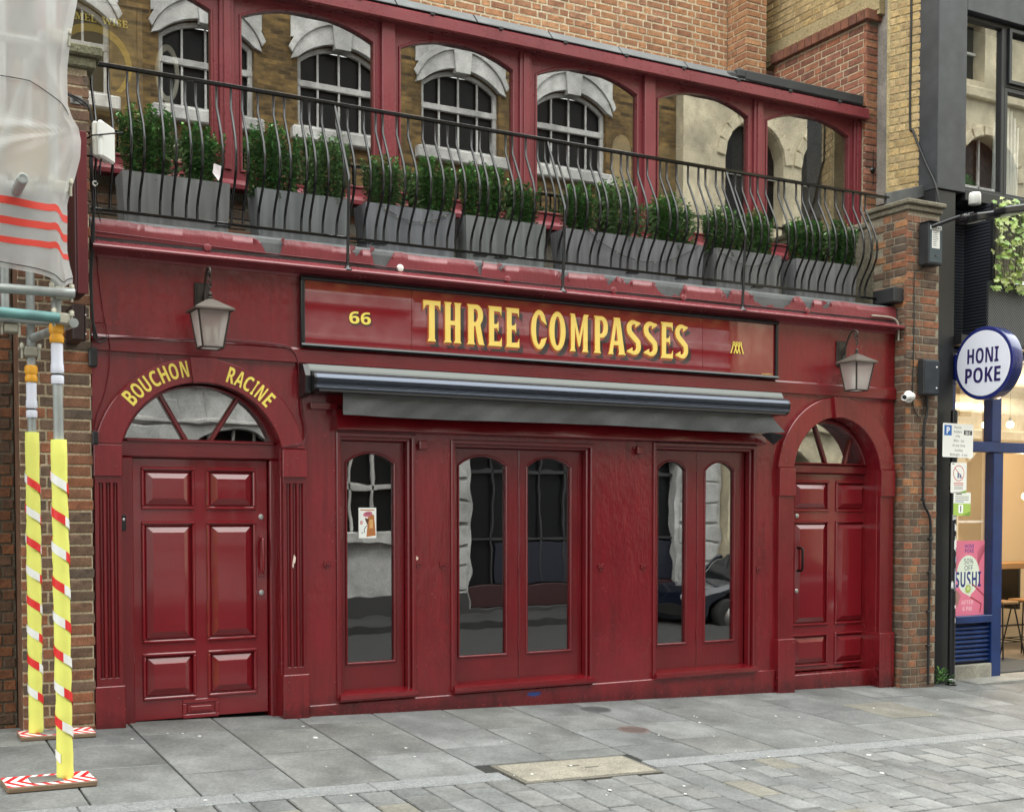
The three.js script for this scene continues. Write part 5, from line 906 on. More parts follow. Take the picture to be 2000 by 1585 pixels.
// ---------- things fixed to the pier beside the shop ----------
{
  let o = thing('flood_light', 'black street floodlight with two lamp heads reaching out above the ivy', 'flood light', [8.1, 4.45, .3]);
  const hd = (x, y, z, L, W, r) => { const g = cbox(0, L, -.03, .045, -W / 2, W / 2, .015); return g.applyMatrix4(new THREE.Matrix4().makeRotationZ(r).setPosition(x, y, z)); };
  mesh('arm', [sweep([[-.06, -.03, .0], [.16, .06, .12], [.3, .1, .2]], .02, 8)], M.black, o);
mesh('lamp_head', [hd(.2, .02, .22, .34, .26, .2), hd(.44, .085, .3, .42, .36, .2)], M.black, o);
  mesh('knuckle', lathe([[0, -.06], [.04, -.06], [.04, .06], [0, .06]], 14).rotateX(Math.PI / 2).translate(.2, .05, .16), M.black, o);
  const ln = std({ color: lin(.62, .63, .58), roughness: .3 }); mesh('lens', [cbox(.06, .18, -.036, -.0305, -.07, .07, .002).applyMatrix4(new THREE.Matrix4().makeRotationZ(.2).setPosition(.2, .02, .22)), cbox(.12, .36, -.036, -.0305, -.11, .11, .002).applyMatrix4(new THREE.Matrix4().makeRotationZ(.2).setPosition(.44, .085, .3))], ln, o);
  mesh('photocell', lathe([[0, .12], [.05, .115], [.058, .1], [.06, 0], [0, 0]], 18).translate(.32, .19, .2), M.plastic, o);
  o = thing('control_box', 'dark metal control box with a white printed label under the floodlight', 'electrical box', [8.11, 4.27, .158]);
  mesh('case', cbox(-.1, .1, -.22, .2, 0, .13, .008), M.darkGrey, o); mesh('cover', cbox(-.088, .088, -.2, .18, .1305, .136, .004), std({ color: lin(.05, .07, .085), roughness: .5 }), o); mesh('lip', cbox(-.11, .11, .2, .208, 0, .16, .002), M.darkGrey, o);
  mesh('label', [cbox(-.06, .05, -.06, .12, .1365, .138, .0005), cbox(-.085, .075, .125, .165, .1365, .138, .0005)], M.white, o);
  const pr = []; for (let i = 0; i < 9; i++) pr.push(cbox(-.05, -.05 + rr(.05, .09), .108 - i * .018, .113 - i * .018, .1382, .1386, .0001)); for (let i = 0; i < 6; i++) pr.push(cbox(-.07 + i * .023, -.058 + i * .023, .135, .153, .1382, .1386, .0001)); mesh('print', pr, M.darkGrey, o); mesh('lock', lathe([[0, .006], [.01, .005], [.012, 0]], 12).rotateX(Math.PI / 2).translate(0, -.13, .136), M.black, o);
  o = thing('junction_box', 'dark scratched junction box lower on the pier with a black conduit below', 'electrical box', [8.12, 2.93, .158]);
  mesh('case', cbox(-.11, .11, -.18, .18, 0, .09, .01), M.darkGrey, o); mesh('cover', cbox(-.1, .1, -.165, .165, .0905, .098, .004), std({ color: lin(.035, .045, .06), roughness: .5, map: T.metal }), o); const sc = []; for (const [a, b] of [[.06, .1], [.06, -.11]]) sc.push(new THREE.SphereGeometry(.012, 8, 6).translate(a, b, .098)); mesh('screw', sc, M.steel, o);
  o = thing('conduit', 'thin black conduit running down the pier from the junction box to the ground', 'pipe');
  mesh('pipe', sweep(curve([[8.13, 2.76, .175], [8.14, 2.6, .175], [8.1, 2.4, .175], [8.1, 2.0, .175], [8.105, 1.68, .175], [8.2, 1.5, .175], [8.21, 1.2, .175], [8.2, .6, .175], [8.2, -.2, .175]], 60), .014, 7), M.wireBlack, o);
  const cl = []; for (const [x, y] of [[8.1, 2.33], [8.1, 2.02], [8.105, 1.7], [8.21, 1.3], [8.208, .95], [8.2, .55], [8.2, .2]]) cl.push(cbox(x - .024, x + .024, y - .008, y + .008, .152, .192, .003)); mesh('clip', cl, M.darkGrey, o);
  o = thing('wall_cable', 'thin grey cable hanging down the corner of the pier and looping under the junction box', 'cable');
  mesh('cable', sweep(curve([[8.1, 4.05, .17], [8.0, 4.0, .165], [7.95, 3.95, .165], [7.955, 3.5, .163], [7.95, 3.1, .163], [7.945, 2.75, .163], [7.97, 2.6, .165], [8.04, 2.53, .17], [8.09, 2.58, .17], [8.09, 2.72, .17]], 60), .006, 5), M.wireBlack, o);
  o = thing('wall_cable', 'dark cable running down the black frame from the roof to the pier cap', 'cable');
  mesh('cable', sweep(curve([[8.345, 9, -.29], [8.345, 7.0, -.29], [8.345, 5.7, -.29], [8.35, 5.55, -.25], [8.372, 5.2, -.1], [8.37, 4.98, .02], [8.375, 4.8, .07], [8.376, 4.62, .08]], 50), .013, 6), M.wireBlack, o);
  o = thing('wall_cable', 'short pale pipe bent over the corner where the lead apron meets the pier', 'pipe');
  mesh('pipe', sweep(curve([[7.5, 3.53, .04], [7.72, 3.53, .045], [7.8, 3.51, .06], [7.835, 3.45, .07], [7.838, 3.3, .07]], 30), .01, 7), std({ color: lin(.36, .34, .28), roughness: .5 }), o);
  // camera
  o = thing('security_camera', 'white bullet security camera on the pier corner beside the arched door', 'camera', [7.82, 2.73, .16]);
  mesh('base', lathe([[0, .035], [.05, .03], [.062, .015], [.062, 0]], 24).rotateX(Math.PI / 2).translate(.07, 0, -.005), M.white, o); mesh('ball', new THREE.SphereGeometry(.042, 18, 14).translate(.06, .0, .045), M.white, o);
  const B = lathe([[0, -.09], [.026, -.09], [.03, -.08], [.03, .06], [.033, .062], [.033, .09], [.024, .09], [.024, .06], [0, .06]], 20).rotateZ(1.72).rotateY(.5).translate(-.03, -.012, .07); mesh('body', B, M.white, o);
  mesh('lens', lathe([[0, .07], [.018, .068], [.022, .06]], 16).rotateZ(1.72).rotateY(.5).translate(-.032, -.012, .071), M.black, o);
  // weed
  o = thing('weed', 'small green weed growing at the foot of the dark pillar', 'plant', [8.47, -.225, .1]);
  const pos = [], col = []; for (let i = 0; i < 120; i++) { const a = rr(0, 6.28), el = rr(.1, 1.4), R = rr(.03, .13), d = V3(Math.cos(a) * Math.cos(el), Math.sin(el), Math.sin(a) * Math.cos(el)), p = d.clone().multiplyScalar(R); p.y *= 1.3; leafTris(pos, col, p, d, V3(-Math.sin(a), 0, Math.cos(a)), rr(.025, .045), .01, .003, [1, rr(.8, 1.3), 1]); } colored(pos, col, 'foliage', std({ color: lin(.08, .19, .04), roughness: .6, side: THREE.DoubleSide, vertexColors: true }), o);
}
// ---------- scaffold with its sheeting ----------
{
  const galv = std({ color: lin(.5, .53, .52), map: T.metal, roughness: .5, metalness: .35 }), teal = std({ color: lin(.16, .36, .36), map: T.metal, roughness: .55 }), pale = std({ color: lin(.5, .62, .63), map: T.metal, roughness: .55 });
  const foam = std({ color: lin(.78, .78, .17), roughness: .8, bumpMap: T.plaster, bumpScale: .004 }), tapeR = std({ color: lin(.72, .03, .03), roughness: .35, side: THREE.DoubleSide }), tapeW = std({ color: lin(.82, .82, .8), roughness: .35, side: THREE.DoubleSide });
  const orange = std({ color: lin(.85, .4, .03), roughness: .4 }), whiteP = std({ color: lin(.72, .74, .85), roughness: .4 });
  const o = thing('scaffold', 'galvanised tube scaffold with two yellow foam-wrapped poles at the pavement edge', 'scaffold');
  const crumple = (g) => { const q = g.attributes.position; for (let i = 0; i < q.count; i++) { const a = q.getX(i), b = q.getZ(i), y = q.getY(i), r = Math.hypot(a, b); if (r < .035) continue; const k = 1 + .09 * (vnoise(a * 22 + 50, y * 6 + b * 9 + 20, 999, 999, 6) - .5); q.setX(i, a * k); q.setZ(i, b * k); } return g; };
  const standard = (x, z, y0, yTop, dx, foamTop, sl, ph) => {
    const p = partGroup('pole', o, [x, y0, z]); p.rotation.z = -dx;
    mesh('tube', sweep([[0, 0, 0], [0, yTop - y0, 0]], .0285, 16), galv, p);
    mesh('foam_sleeve', crumple(lathe([[.029, .02], [.046, .02], [.048, .05], ...[...Array(26)].map((_, i) => [.0465 + .0022 * Math.sin(i * 1.7) + .001 * Math.sin(i * 4.1), .1 + i * .065]), [.047, foamTop - y0 - .1], [.045, foamTop - y0], [.029, foamTop - y0]], 24)), foam, p);
    const R = .0512, pitch = .205, wid = .056, n = 10, seg = .17; let run = [], lastK = 0;
    const H = foamTop - y0 - .35, turns = H / pitch, N = Math.floor(turns * 24); 
    for (let i = 0; i < N; i++) { const a = ph + i / 24 * 6.283, b = ph + (i + 1) / 24 * 6.283, ya = .12 + i / 24 * pitch, yb = .12 + (i + 1) / 24 * pitch; const k = Math.floor((i / 24 * 6.283 * R + .02) / .105) % 2; const q = (an, y) => [R * Math.sin(-an), y, R * Math.cos(an)]; if (k !== lastK) { if (run.length) mesh('warning_tape', fromTris(run), lastK ? tapeR : tapeW, p); run = []; lastK = k; } run.push(...q(a, ya), ...q(b, yb), ...q(b, yb + wid), ...q(a, ya), ...q(b, yb + wid), ...q(a, ya + wid)); }
    if (run.length) mesh('warning_tape', fromTris(run), lastK ? tapeR : tapeW, p);
    const y = sl - y0; mesh('orange_collar', lathe([[.029, 0], [.04, 0], [.042, .03], [.036, .045], [.036, .055], [.043, .06], [.043, .1], [.036, .112], [.029, .112]], 20).translate(0, y, 0), orange, p);
    mesh('white_coupling', lathe([[.029, -.24], [.036, -.24], [.037, -.2], [.032, -.19], [.032, -.175], [.038, -.17], [.037, -.13], [.034, -.12], [.034, -.01], [.029, 0]], 20).translate(0, y, 0), whiteP, p);
    mesh('tie', lathe([[.033, -.19], [.0345, -.185], [.033, -.18]], 16).translate(0, y, 0), M.black, p);
    return p;
  };
  standard(-.442, 1.521, -.045, 6.5, -.006, 1.98, 2.545, .6); standard(-.432, .227, .03, 4.6, .0, 2.1, 2.44, 2.2);
  mesh('standard', sweep([[-.95, 2.9, 1.52], [-.95, 6.5, 1.52]], .028, 12), galv, o);
  const tube = (name, a, b, m, r = .0275) => mesh(name, [sweep([a, b], r, 14)], m, o);
  tube('ledger', [-2.4, 2.81, 1.585], [-.365, 2.83, 1.585], galv); tube('transom', [-2.4, 2.63, 2.2], [-.46, 2.68, 1.6], teal, .03); tube('transom', [-.37, 2.66, 1.58], [-.42, 2.74, .2], galv); tube('ledger', [-2.4, 2.85, .29], [-.3, 2.85, .29], galv);
  tube('ledger', [-2.4, 3.46, 1.46], [-.42, 3.44, 1.46], galv); tube('transom', [-.68, 3.38, 1.9], [-.7, 3.3, .2], galv, .03); tube('brace', [-.9, 3.2, 1.45], [-.5, 4.35, 1.45], galv); tube('ledger', [-2.4, 4.28, 1.46], [-.42, 4.28, 1.46], galv); tube('transom', [-.47, 4.33, 1.57], [-.5, 4.33, .2], galv, .03);
  tube('standard', [-.6, 2.9, .3], [-.6, 6.5, .3], galv); tube('standard', [-.75, 2.9, .9], [-.75, 6.5, .9], pale, .045);
  const hollow = (x, y, z) => mesh('tube_end', lathe([[.02, -.002], [.0275, -.002], [.0285, .001], [.02, .001]], 16).rotateX(Math.PI / 2).translate(x, y, z), galv, o); hollow(-.68, 3.38, 1.905); hollow(-.47, 4.33, 1.572);
  const coup = (x, y, z, r = 0) => mesh('coupler', [cbox(-.05, .05, -.035, .035, -.045, .04, .012), sweep([[-.06, -.05, .03], [-.06, .06, .03]], .009, 6), sweep([[.05, -.05, .035], [.05, .055, .035]], .009, 6), lathe([[0, .03], [.016, .03], [.016, 0]], 6).translate(-.06, .02, .03), lathe([[0, .03], [.016, .03], [.016, 0]], 6).translate(.05, .02, .035)].map((g) => g.rotateY(r).translate(x, y, z)), std({ color: lin(.55, .52, .42), map: T.metal, roughness: .55, metalness: .3 }), o);
  coup(-.43, 2.83, 1.545); coup(-.44, 2.68, 1.55, .4); coup(-.435, 2.64, .24); coup(-.43, 3.44, 1.55); coup(-.43, 4.3, 1.55); coup(-.62, 3.42, 1.56); coup(-.56, 2.79, .25);
  mesh('deck_board', cbox(-2.4, -.42, 3.52, 3.8, 1.36, 1.4, .006), std({ color: lin(.62, .43, .22), map: T.mottle, roughness: .8 }), o);
  mesh('deck_board', cbox(-2.4, -.45, 3.05, 3.5, 1.3, 1.34, .006), std({ color: lin(.3, .32, .33), map: T.mottle, roughness: .8 }), o);
  // sheeting
  const edge = [[2.89, -.37], [2.96, -.388], [3.05, -.402], [3.2, -.4], [3.32, -.397], [3.45, -.355], [3.57, -.322], [3.68, -.312], [3.76, -.322], [3.83, -.36], [3.9, -.382], [4.1, -.386], [4.3, -.365], [4.45, -.338], [4.56, -.318], [4.8, -.33], [5.4, -.34], [6.4, -.33]];
  const eX = (y) => { for (let i = 0; i < edge.length - 1; i++) if (y <= edge[i + 1][0]) { const t = Math.max(0, (y - edge[i][0]) / (edge[i + 1][0] - edge[i][0])); return edge[i][1] + (edge[i + 1][1] - edge[i][1]) * t; } return -.33; };
  const bot = (x) => { const t = (x + .37); return 2.87 + (t < -.06 ? .0 : (t + .06) * .4) - .018 * Math.exp(-((x + .44) ** 2) / .0008) + (t < -.06 ? .09 * (1 - Math.exp((t + .06) * 4.5)) : 0); };
  const nx = 110, ny = 190, pos = [], strp = [[], [], []], F = (u, v) => {
    let y = 2.85 + (6.4 - 2.85) * v; const xr = eX(y), x = -1.9 + (xr + 1.9) * (1 - (1 - u) ** 1.6), yb = bot(x); y = yb + (6.4 - yb) * v;
    const ax = -.33 - x, ay = y - 3.79, rad = Math.hypot(ax, ay), ang = Math.atan2(ay, ax); let z = 1.612 + .02 * Math.sin(x * 9 + y * 2.3) + .014 * Math.sin(x * 17 - y * 5) + .02 * vnoise(x * 6 + 20, y * 5, 999, 999, 4);
    z += .055 * Math.exp(-((ang + .42) ** 2) / .012) * Math.min(1, rad * rad * 12) * Math.exp(-rad * 1.1) + .04 * Math.exp(-((ang + .18) ** 2) / .012) * Math.min(1, rad * rad * 12) * Math.exp(-rad) + .03 * Math.exp(-((ang - 1.0) ** 2) / .02) * Math.min(1, rad * rad * 12) * Math.exp(-rad) + .03 * Math.exp(-((ang + 1.2) ** 2) / .02) * Math.min(1, rad * rad * 12) * Math.exp(-rad * 2);
    z -= .05 * Math.max(0, 1 - (xr - x) / .05) + .05 * Math.exp(-rad * rad / .01);
    return [x, y, z];
  };
  for (let i = 0; i < nx; i++) for (let j = 0; j < ny; j++) {
    const a = F(i / nx, j / ny), b = F((i + 1) / nx, j / ny), c = F((i + 1) / nx, (j + 1) / ny), d = F(i / nx, (j + 1) / ny); pos.push(...a, ...b, ...c, ...a, ...c, ...d);
  }
  const sheet = thing('scaffold_sheeting', 'translucent white plastic sheeting with three red stripes hung over the scaffold', 'plastic sheeting');
  const cloth = (c, tr) => phys({ color: lin(...c), roughness: .62, transmission: tr, thickness: 0, ior: 1.3, side: THREE.DoubleSide });
  const g = fromTris(pos); mesh('sheet', g, phys({ color: lin(.95, .95, .95), roughness: .78, transmission: .8, thickness: 0, ior: 1.35, side: THREE.DoubleSide }), sheet);
  for (const [y0, h] of [[3.245, .042], [3.135, .042], [3.03, .036]]) {
    const P = []; const sag = (u) => .052 * (1 - u) ** 1.2 * 1.0; const R = (u, k) => { const yy = y0 + k * h + (u > .55 ? 0 : 0); const v0 = (yy - 2.85) / 3.55; const p = F(u, 0), yb = p[1]; const dx = F(u, .1)[0] + .4, t = (yy + .055 * (1 - Math.exp(Math.min(0, dx) * 5)) - yb) / (6.4 - yb); const q = F(u, t); return [q[0], q[1], q[2] + .003]; };
    for (let i = 0; i < 120; i++) { const u0 = i / 120, u1 = (i + 1) / 120; P.push(...R(u0, 0), ...R(u1, 0), ...R(u1, 1), ...R(u0, 0), ...R(u1, 1), ...R(u0, 1)); }
    mesh('red_stripe', fromTris(P), phys({ color: lin(.72, .05, .03), roughness: .6, transmission: .25, thickness: 0, side: THREE.DoubleSide }), sheet);
  }
  const hem = []; for (let i = 0; i <= 70; i++) { const p = F(i / 70, .008); hem.push([p[0], p[1], p[2] + .006]); } mesh('hem_cord', sweep(hem, .003, 5), M.wireBlack, sheet);
  const rope = []; for (let i = 0; i <= 40; i++) { const u = i / 40, p = F(u, .3); rope.push([p[0], 3.97 + .035 * Math.sin(u * 3) - .11 * Math.max(0, u - .7) / .3, p[2] + .008]); } mesh('tie_cord', sweep(rope, .003, 5), M.wireBlack, sheet);
  // sole boards
  T.chevron = tex(256, 128, (u, v) => { const a = (u * 7 + (v < .5 ? v : 1 - v) * 2.2) % 1; return a < .5 ? [.83, .12, .15] : [.93, .93, .92]; }, true, 1, 1);
  const board = (cx, cz, L, W, h, label, ry) => {
    const b = thing('sole_board', label, 'board', [cx, gy(cx, cz) + .002, cz], 'scaffold sole boards'); b.rotation.y = ry; b.rotation.x = .053; b.rotation.z = -.0287;
    mesh('plank', cbox(-L / 2, L / 2, 0, h, -W / 2, W / 2, .006), std({ color: lin(.28, .19, .12), map: T.mottle, roughness: .85, bumpMap: T.grainH, bumpScale: .003 }), b);
    const gg = new THREE.BoxGeometry(L - .004, .002, W - .01).translate(0, h + .0015, 0); const t = new THREE.Mesh(gg, std({ map: T.chevron, roughness: .45 })); t.name = 'warning_tape'; t.receiveShadow = true; b.add(t);
    mesh('base_plate', [cbox(-.11, .07, h + .003, h + .009, -.06, .075, .002)], std({ color: lin(.32, .31, .3), map: T.metal, roughness: .6, metalness: .4 }), b);
  };
  board(-.535, 1.53, .5, .25, .034, 'red and white taped board under the front scaffold pole', .06); board(-.3, .232, .49, .2, .03, 'red and white taped board under the rear scaffold pole against the pier', .03);
}
{ // sign fixed edge-on to the pier behind the scaffold
  const o = thing('hanging_sign', 'dark red vertical sign board fixed edge-on to the pier behind the sheeting', 'sign', [-.12, 3.42, .06]);
  mesh('board', cbox(-.045, .03, -.38, .7, .02, .34, .006), std({ color: lin(.07, .006, .01), map: T.mottle, roughness: .45 }), o);
  mesh('edge_strip', cbox(-.03, .036, -.385, .705, .341, .352, .003), std({ color: lin(.16, .01, .017), map: T.mottle, roughness: .45 }), o);
  const b = thing('bracket_box', 'dark brown wooden bracket box low on the pier behind the orange pole collar', 'box', [-.13, 2.9, .055]);
  mesh('case', cbox(-.05, .03, -.17, .07, 0, .3, .006), std({ color: lin(.035, .012, .01), map: T.mottle, roughness: .5 }), b); mesh('face_strip', cbox(.0305, .04, -.17, .07, .2, .3, .003), std({ color: lin(.03, .012, .01), roughness: .5 }), b);
  const sc = []; for (const y of [-.13, .0]) sc.push(new THREE.SphereGeometry(.006, 8, 6).translate(.035, y, .301)); mesh('screw', sc, M.steel, b);
}
{ // aerial
  const o = thing('panel_aerial', 'square white panel aerial on two thin rods beside the brick pier', 'aerial', [.055, 4.1, .3]);
  const g = partGroup('panel', o); g.rotation.y = .95; mesh('housing', cbox(-.105, .105, -.125, .125, -.012, .03, .014), M.plastic, g); mesh('backing', cbox(-.1, .1, -.12, .12, -.05, -.013, .012), std({ color: lin(.6, .58, .52), roughness: .5 }), g);
  mesh('rod', [sweep([[-.2, -.02, -.2], [-.1, .01, .09], [.1, .05, .12]], .0055, 6), sweep([[-.2, -.08, -.14], [-.03, -.1, .0]], .007, 6), sweep([[-.03, -.1, 0], [-.03, -.22, -.02]], .006, 6)], M.iron, o);
  mesh('cable', sweep(curve([[-.02, -.11, 0], [-.04, -.2, -.05], [-.03, -.35, -.15], [.0, -.5, -.2]], 20), .004, 5), M.wireBlack, o);
}
// ---------- the houses across the street (behind the camera; they stand in the panes and the gloss paint) ----------
{
  const zf = 11.5, white = std({ color: lin(.85, .85, .82), map: T.stone, roughness: .75 }), stucco = std({ color: lin(.82, .83, .82), map: T.stone, roughness: .8 });
  T.stock = tex(512, 512, (u, v) => { const R = 26, row = Math.floor(v * R), fu = ((u * 8 + (row % 2) * .5) % 1), fv = (v * R) % 1, c = Math.floor(u * 8 + (row % 2) * .5) % 8; const k = hash(c, row, 77), m = fu < .035 || fv < .11; const t = .8 + .6 * (fbm(u, v, 16, 40, 3, 7) - .5) + .4 * (k - .5); return m ? [.5 * 1.05, .44, .33] : [.62 * t, .5 * t, .3 * t]; }, true, .48, .48);
  const stock = std({ color: lin(.62, .62, .6), map: T.stock, roughness: .9 });
  const dark = phys({ color: lin(.01, .011, .012), roughness: .3, specularIntensity: .25 });
  const o = thing('opposite_building', 'brick house with white arched windows mirrored in the terrace panes', 'building', [0, 0, zf]);
  const wx = [1.84, 4.42, 7.0, 9.56, 12.18], W = .87;
  const W2 = wx.map((x) => archRect(x - W, x + W, 8.84, 10.16, 10.5, 16));
  const back = (g) => g;                                       // faces look towards -z
  mesh('brick_storey', ext([[-12, 5.42], [14.9, 5.42], [14.9, 12.6], [-12, 12.6]], [...W2, ...wx.map((x) => rect(x - .62, x + .62, 6.0, 7.8))].map((h) => h.slice().reverse()), 0, .35, .01), stock, o);
  mesh('parapet', cbox(-12, 14.9, 12.6, 13, -.12, .5, .03), white, o);
  wx.forEach((x) => {
    const w = partGroup('window', o);
    mesh('surround', ext([...arc(x - W - .14, x + W + .14, 10.1, 10.9, 18), ...arc(x - W + .01, x + W - .01, 10.16, 10.5, 18).reverse()], [], -.06, .05, .008), white, w);
    mesh('hood', ext([...arc(x - W - .2, x + W + .2, 10.3, 11.0, 18), ...arc(x - W - .13, x + W + .13, 10.2, 10.86, 18).reverse()], [], -.1, -.055, .008), white, w);
    mesh('keystone', ext([[x - .16, 10.4], [x + .16, 10.4], [x + .24, 11.15], [x - .24, 11.15]], [], -.12, .05, .008), white, w);
    mesh('blank_panel', cbox(x - W - .14, x + W + .14, 10.5, 11.7, -.045, .02, .006), white, w);
    mesh('sill', cbox(x - W - .15, x + W + .15, 8.6, 8.85, -.16, .1, .03), white, w);
    mesh('frame', [ext(archRect(x - W, x + W, 8.85, 10.15, 10.49, 16), [archRect(x - W + .09, x + W - .09, 8.95, 10.12, 10.4, 16).reverse()], .1, .18, .01), cbox(x - W, x + W, 9.66, 9.78, .09, .17, .01), ...[-1, 0, 1].map((k) => cbox(x + k * .43 - .02, x + k * .43 + .02, 8.9, 10.42, .12, .16, .005))], white, w);
    mesh('pane', cbox(x - W, x + W, 8.86, 10.4, .2, .24, .01), dark, w);
  });
  // white stucco below: bands, rusticated piers, tall openings
  const gx = [[.6, 2.3], [3.6, 5.2], [6.15, 7.4], [8.95, 13.7]], fx = [1.84, 4.42, 7.0, 9.56, 12.18].map((x) => [x - .62, x + .62]);
  const oh = [...gx.map(([a, b]) => archRect(a, b, a > 7 && a < 12 ? -.3 : 1.25, 2.65, 3.02, 12))].map((h) => h.slice().reverse());
  mesh('stucco_storey', ext([[-12, -.5], [14.9, -.5], [14.9, 5.41], [-12, 5.41]], oh, 0, .4, .01), stucco, o);
  mesh('string_course', [cbox(-12, 7.59, 5.2, 5.44, -.16, .02, .03), cbox(7.6, 14.9, 4.92, 5.1, -.14, .02, .03), cbox(-12, 14.9, 4.6, 4.7, -.06, .02, .02), cbox(-12, 14.9, 3.7, 3.9, -.1, .02, .02), cbox(-12, 14.9, 3.09, 3.17, -.06, .02, .02)], white, o);
  const rust = []; for (let i = 0; i < 9; i++) { const y = -.3 + i * .42; for (const [a, b] of [[-4, .5], [2.4, 3.5], [5.3, 6.05], [7.5, 8.9], [13.8, 14.85]]) rust.push(cbox(a + .03, b - .03, y + .02, y + .4, -.045, .01, .02)); } mesh('rusticated_block', rust, stucco, o);
  mesh('panel_moulding', [...[...Array(24)].map((_, i) => cbox(-2 + i * .42, -1.985 + i * .42, 3.18, 3.68, -.025, .01, .006)), ...[6.1, 7.05, 8.2, 9.4, 10.6, 11.8, 13].map((x) => cbox(x, x + .03, 4.72, 4.9, -.02, .01, .005))], white, o);
  mesh('plinth', [[-12, 8.9], [13.8, 14.9]].map(([a, b]) => cbox(a, b, -.6, .06, -.06, .01, .01)).concat([cbox(8.9, 13.8, -.6, -.25, -.04, .3, .01)]), std({ color: lin(.04, .04, .042), roughness: .7 }), o);
  for (const [a, b] of gx) { const w = partGroup('window', o); mesh('pane', cbox(a, b, -.3, 3.1, .2, .24), dark, w); if (a > 8) {
      const bars = []; for (let i = 1; i < 9; i++) bars.push(cbox(a + i * .53 - .02, a + i * .53 + .02, .2, 2.9, .12, .19, .004)); mesh('mullion', [...bars, cbox(a, b, 2.35, 2.42, .12, .18, .004), cbox(a, b, 1.05, 1.1, .12, .18, .004)], std({ color: lin(.03, .031, .033), roughness: .5 }), w);
      mesh('stall_panel', cbox(a + .6, b, .2, 1.0, .13, .19, .01), std({ color: lin(.004, .006, .018), roughness: .5 }), w); mesh('base_panel', cbox(a, b, -.24, .18, .1, .19, .01), std({ color: lin(.035, .007, .009), roughness: .5 }), w); continue;
    } const n = Math.max(2, Math.round((b - a) / .45)); mesh('frame', [...Array(n - 1)].map((_, i) => cbox(a + (i + 1) * (b - a) / n - .022, a + (i + 1) * (b - a) / n + .022, 1.25, 3.0, .12, .18, .005)).concat([cbox(a, b, 2.0, 2.1, .12, .18, .01), cbox(a - .1, b + .1, 1.02, 1.26, -.14, .1, .02)].slice(0, a > 7 && a < 12 ? 1 : 2)), white, w); }
  for (const [a, b] of fx) { const w = partGroup('window', o); mesh('pane', cbox(a, b, 6.0, 7.8, .2, .24), dark, w); mesh('frame', [cbox((a + b) / 2 - .03, (a + b) / 2 + .03, 6.0, 7.8, .1, .18, .005), cbox(a, b, 6.9, 6.98, .1, .18, .005)], white, w); }
  const c = thing('opposite_building', 'cream rendered house with large round arches mirrored in the last terrace panes', 'building', [0, 0, zf]);
  const cream = std({ color: lin(.95, .84, .6), map: T.stone, roughness: .85 }), arch = (x, w, y0, ys, yt) => archRect(x - w, x + w, y0, ys, yt, 20);
  const ah = [arch(16.95, .85, 8.2, 9.7, 10.5), arch(19.2, .85, 8.2, 9.7, 10.5), arch(22.6, 1.0, 8.2, 9.6, 10.55), arch(25.6, 1.0, 8.2, 9.6, 10.55), rect(21.4, 22.45, 11.8, 13.2), rect(24, 25, 11.8, 13.2), rect(16.5, 17.4, 11.8, 13.2), arch(17.6, 1.2, 3.9, 5.6, 6.8), arch(21.2, 1.2, 3.9, 5.6, 6.8), arch(16.6, .8, -.5, 2.2, 3), arch(19.4, 1.2, -.5, 2.2, 3.2), arch(23.2, 1.2, -.5, 2.2, 3.2)];
  mesh('wall', ext([[14.92, -.6], [34, -.6], [34, 14], [14.92, 14]], ah.map((h) => h.slice().reverse()), -.25, .3, .01), cream, c);
  mesh('cornice', [cbox(14.92, 34, 11.35, 11.6, -.4, -.2, .03), cbox(14.92, 34, 7.3, 7.7, -.5, -.2, .04), cbox(14.92, 34, 3.35, 3.6, -.4, -.2, .03), cbox(14.92, 34, 13.5, 14.1, -.6, -.2, .04)], cream, c);
  ah.forEach((h, i) => { const w = partGroup('window', c), xs = h.map((p) => p[0]), ys = h.map((p) => p[1]), a = Math.min(...xs), b = Math.max(...xs), y0 = Math.min(...ys), y1 = Math.max(...ys), m = (a + b) / 2, s = (b - a) / 2; mesh('pane', cbox(a, b, y0, y1, .1, .14), dark, w); mesh('frame', [cbox(m - .03, m + .03, y0, y1, .02, .08), cbox(a, b, y0 + (y1 - y0) * .5, y0 + (y1 - y0) * .5 + .06, .02, .08)], white, w); const v = []; for (let k = 0; k < (h.length > 5 ? 9 : 0); k++) { const t = Math.PI * (k + .5) / 9, r = s + .125; v.push(cbox(-.17, .17, -.115, .115, -.3, -.24, .015).rotateZ(t - Math.PI / 2).translate(m + r * Math.cos(t), y1 - s + r * Math.sin(t), 0)); } if (v.length) mesh('voussoir', v, cream, w); });
}
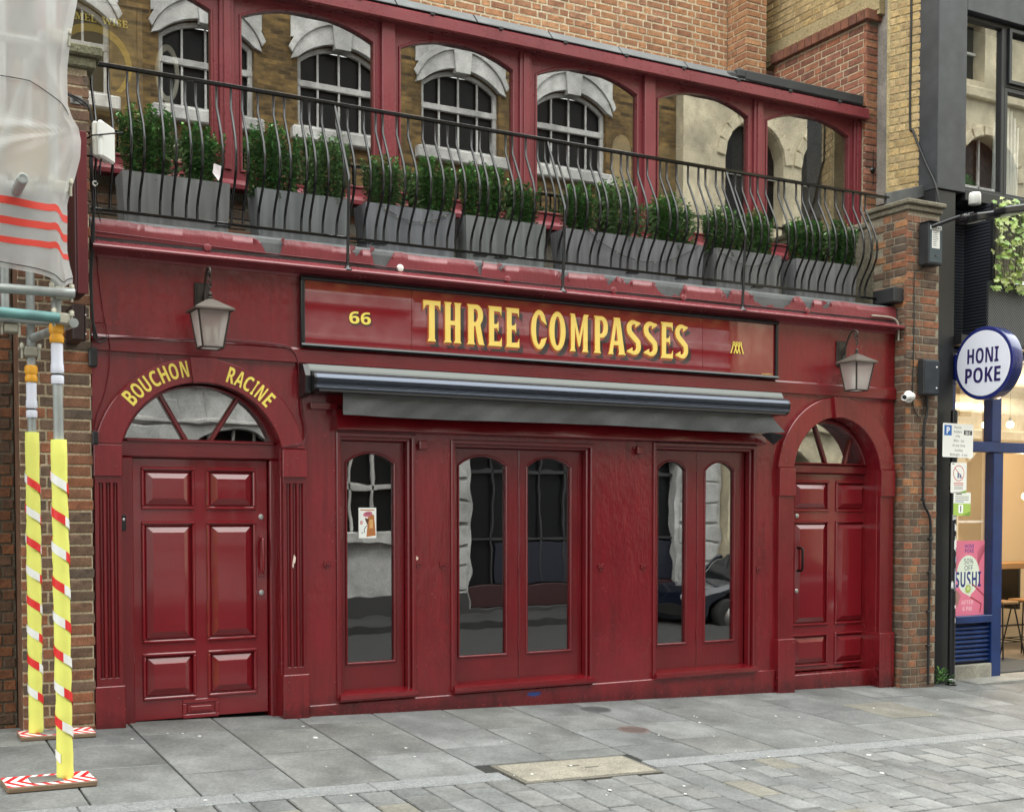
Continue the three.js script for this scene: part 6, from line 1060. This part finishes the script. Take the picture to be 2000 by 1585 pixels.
{ // parked car seen only as a reflection in the last tall window
  const o = thing('parked_car', 'dark blue parked car mirrored in the tall window next to the unlettered arch', 'car', [13.9, -.62, 9.1]);
  const paint = phys({ color: lin(.004, .006, .016), roughness: .25, clearcoat: 1, clearcoatRoughness: .03 }), gl = std({ color: lin(.01, .011, .012), roughness: .04 }), ty = std({ color: lin(.015, .015, .015), roughness: .8 });
  const body = [[-2.1, .25], [-2.16, .5], [-2.05, .74], [-1.75, .84], [-1.0, .94], [1.55, 1.0], [2.08, .94], [2.18, .6], [2.12, .25], [1.75, .25], [1.68, .5], [1.35, .66], [1.02, .5], [.95, .25], [-.95, .25], [-1.02, .5], [-1.35, .66], [-1.68, .5], [-1.75, .25]];
  mesh('body', ext(body, [], -.85, .85, .09), paint, o);
  mesh('cabin', ext([[-1.0, .93], [-.32, 1.38], [.75, 1.42], [1.5, .99]], [], -.7, .7, .12), gl, o);
  mesh('roof_panel', ext([[-.34, 1.385], [.74, 1.425], [.78, 1.445], [-.3, 1.41]], [], -.6, .6, .01), paint, o);
  for (const z of [-.8, .74]) for (const [p, q] of [[[-.98, .95], [-.34, 1.36]], [[.22, .95], [.24, 1.38]], [[1.42, 1.0], [.76, 1.38]]]) mesh('pillar', bar(p, q, .05, z * .9 - .01, z * .9 + .05, .005), paint, o);
  mesh('grille', ext([[-2.19, .36], [-2.15, .36], [-2.15, .52], [-2.19, .52]], [], -.5, .5, .004), ty, o);
  for (const x of [-1.35, 1.35]) for (const z of [-.82, .72]) { const w = partGroup('wheel', o, [x, .32, z]); mesh('tyre', lathe([[.2, -.1], [.3, -.1], [.32, -.07], [.32, .07], [.3, .1], [.2, .1]], 28).rotateX(Math.PI / 2), ty, w); mesh('rim', lathe([[0, -.07], [.2, -.09], [.2, .09], [0, .07]], 20).rotateX(Math.PI / 2), M.steel, w); }
  for (const z of [-.6, .6]) mesh('headlight', new THREE.SphereGeometry(.13, 14, 10).scale(.5, .7, 1.2).translate(-2.12, .68, z), M.white, o);
}
renderer.render(scene, camera);
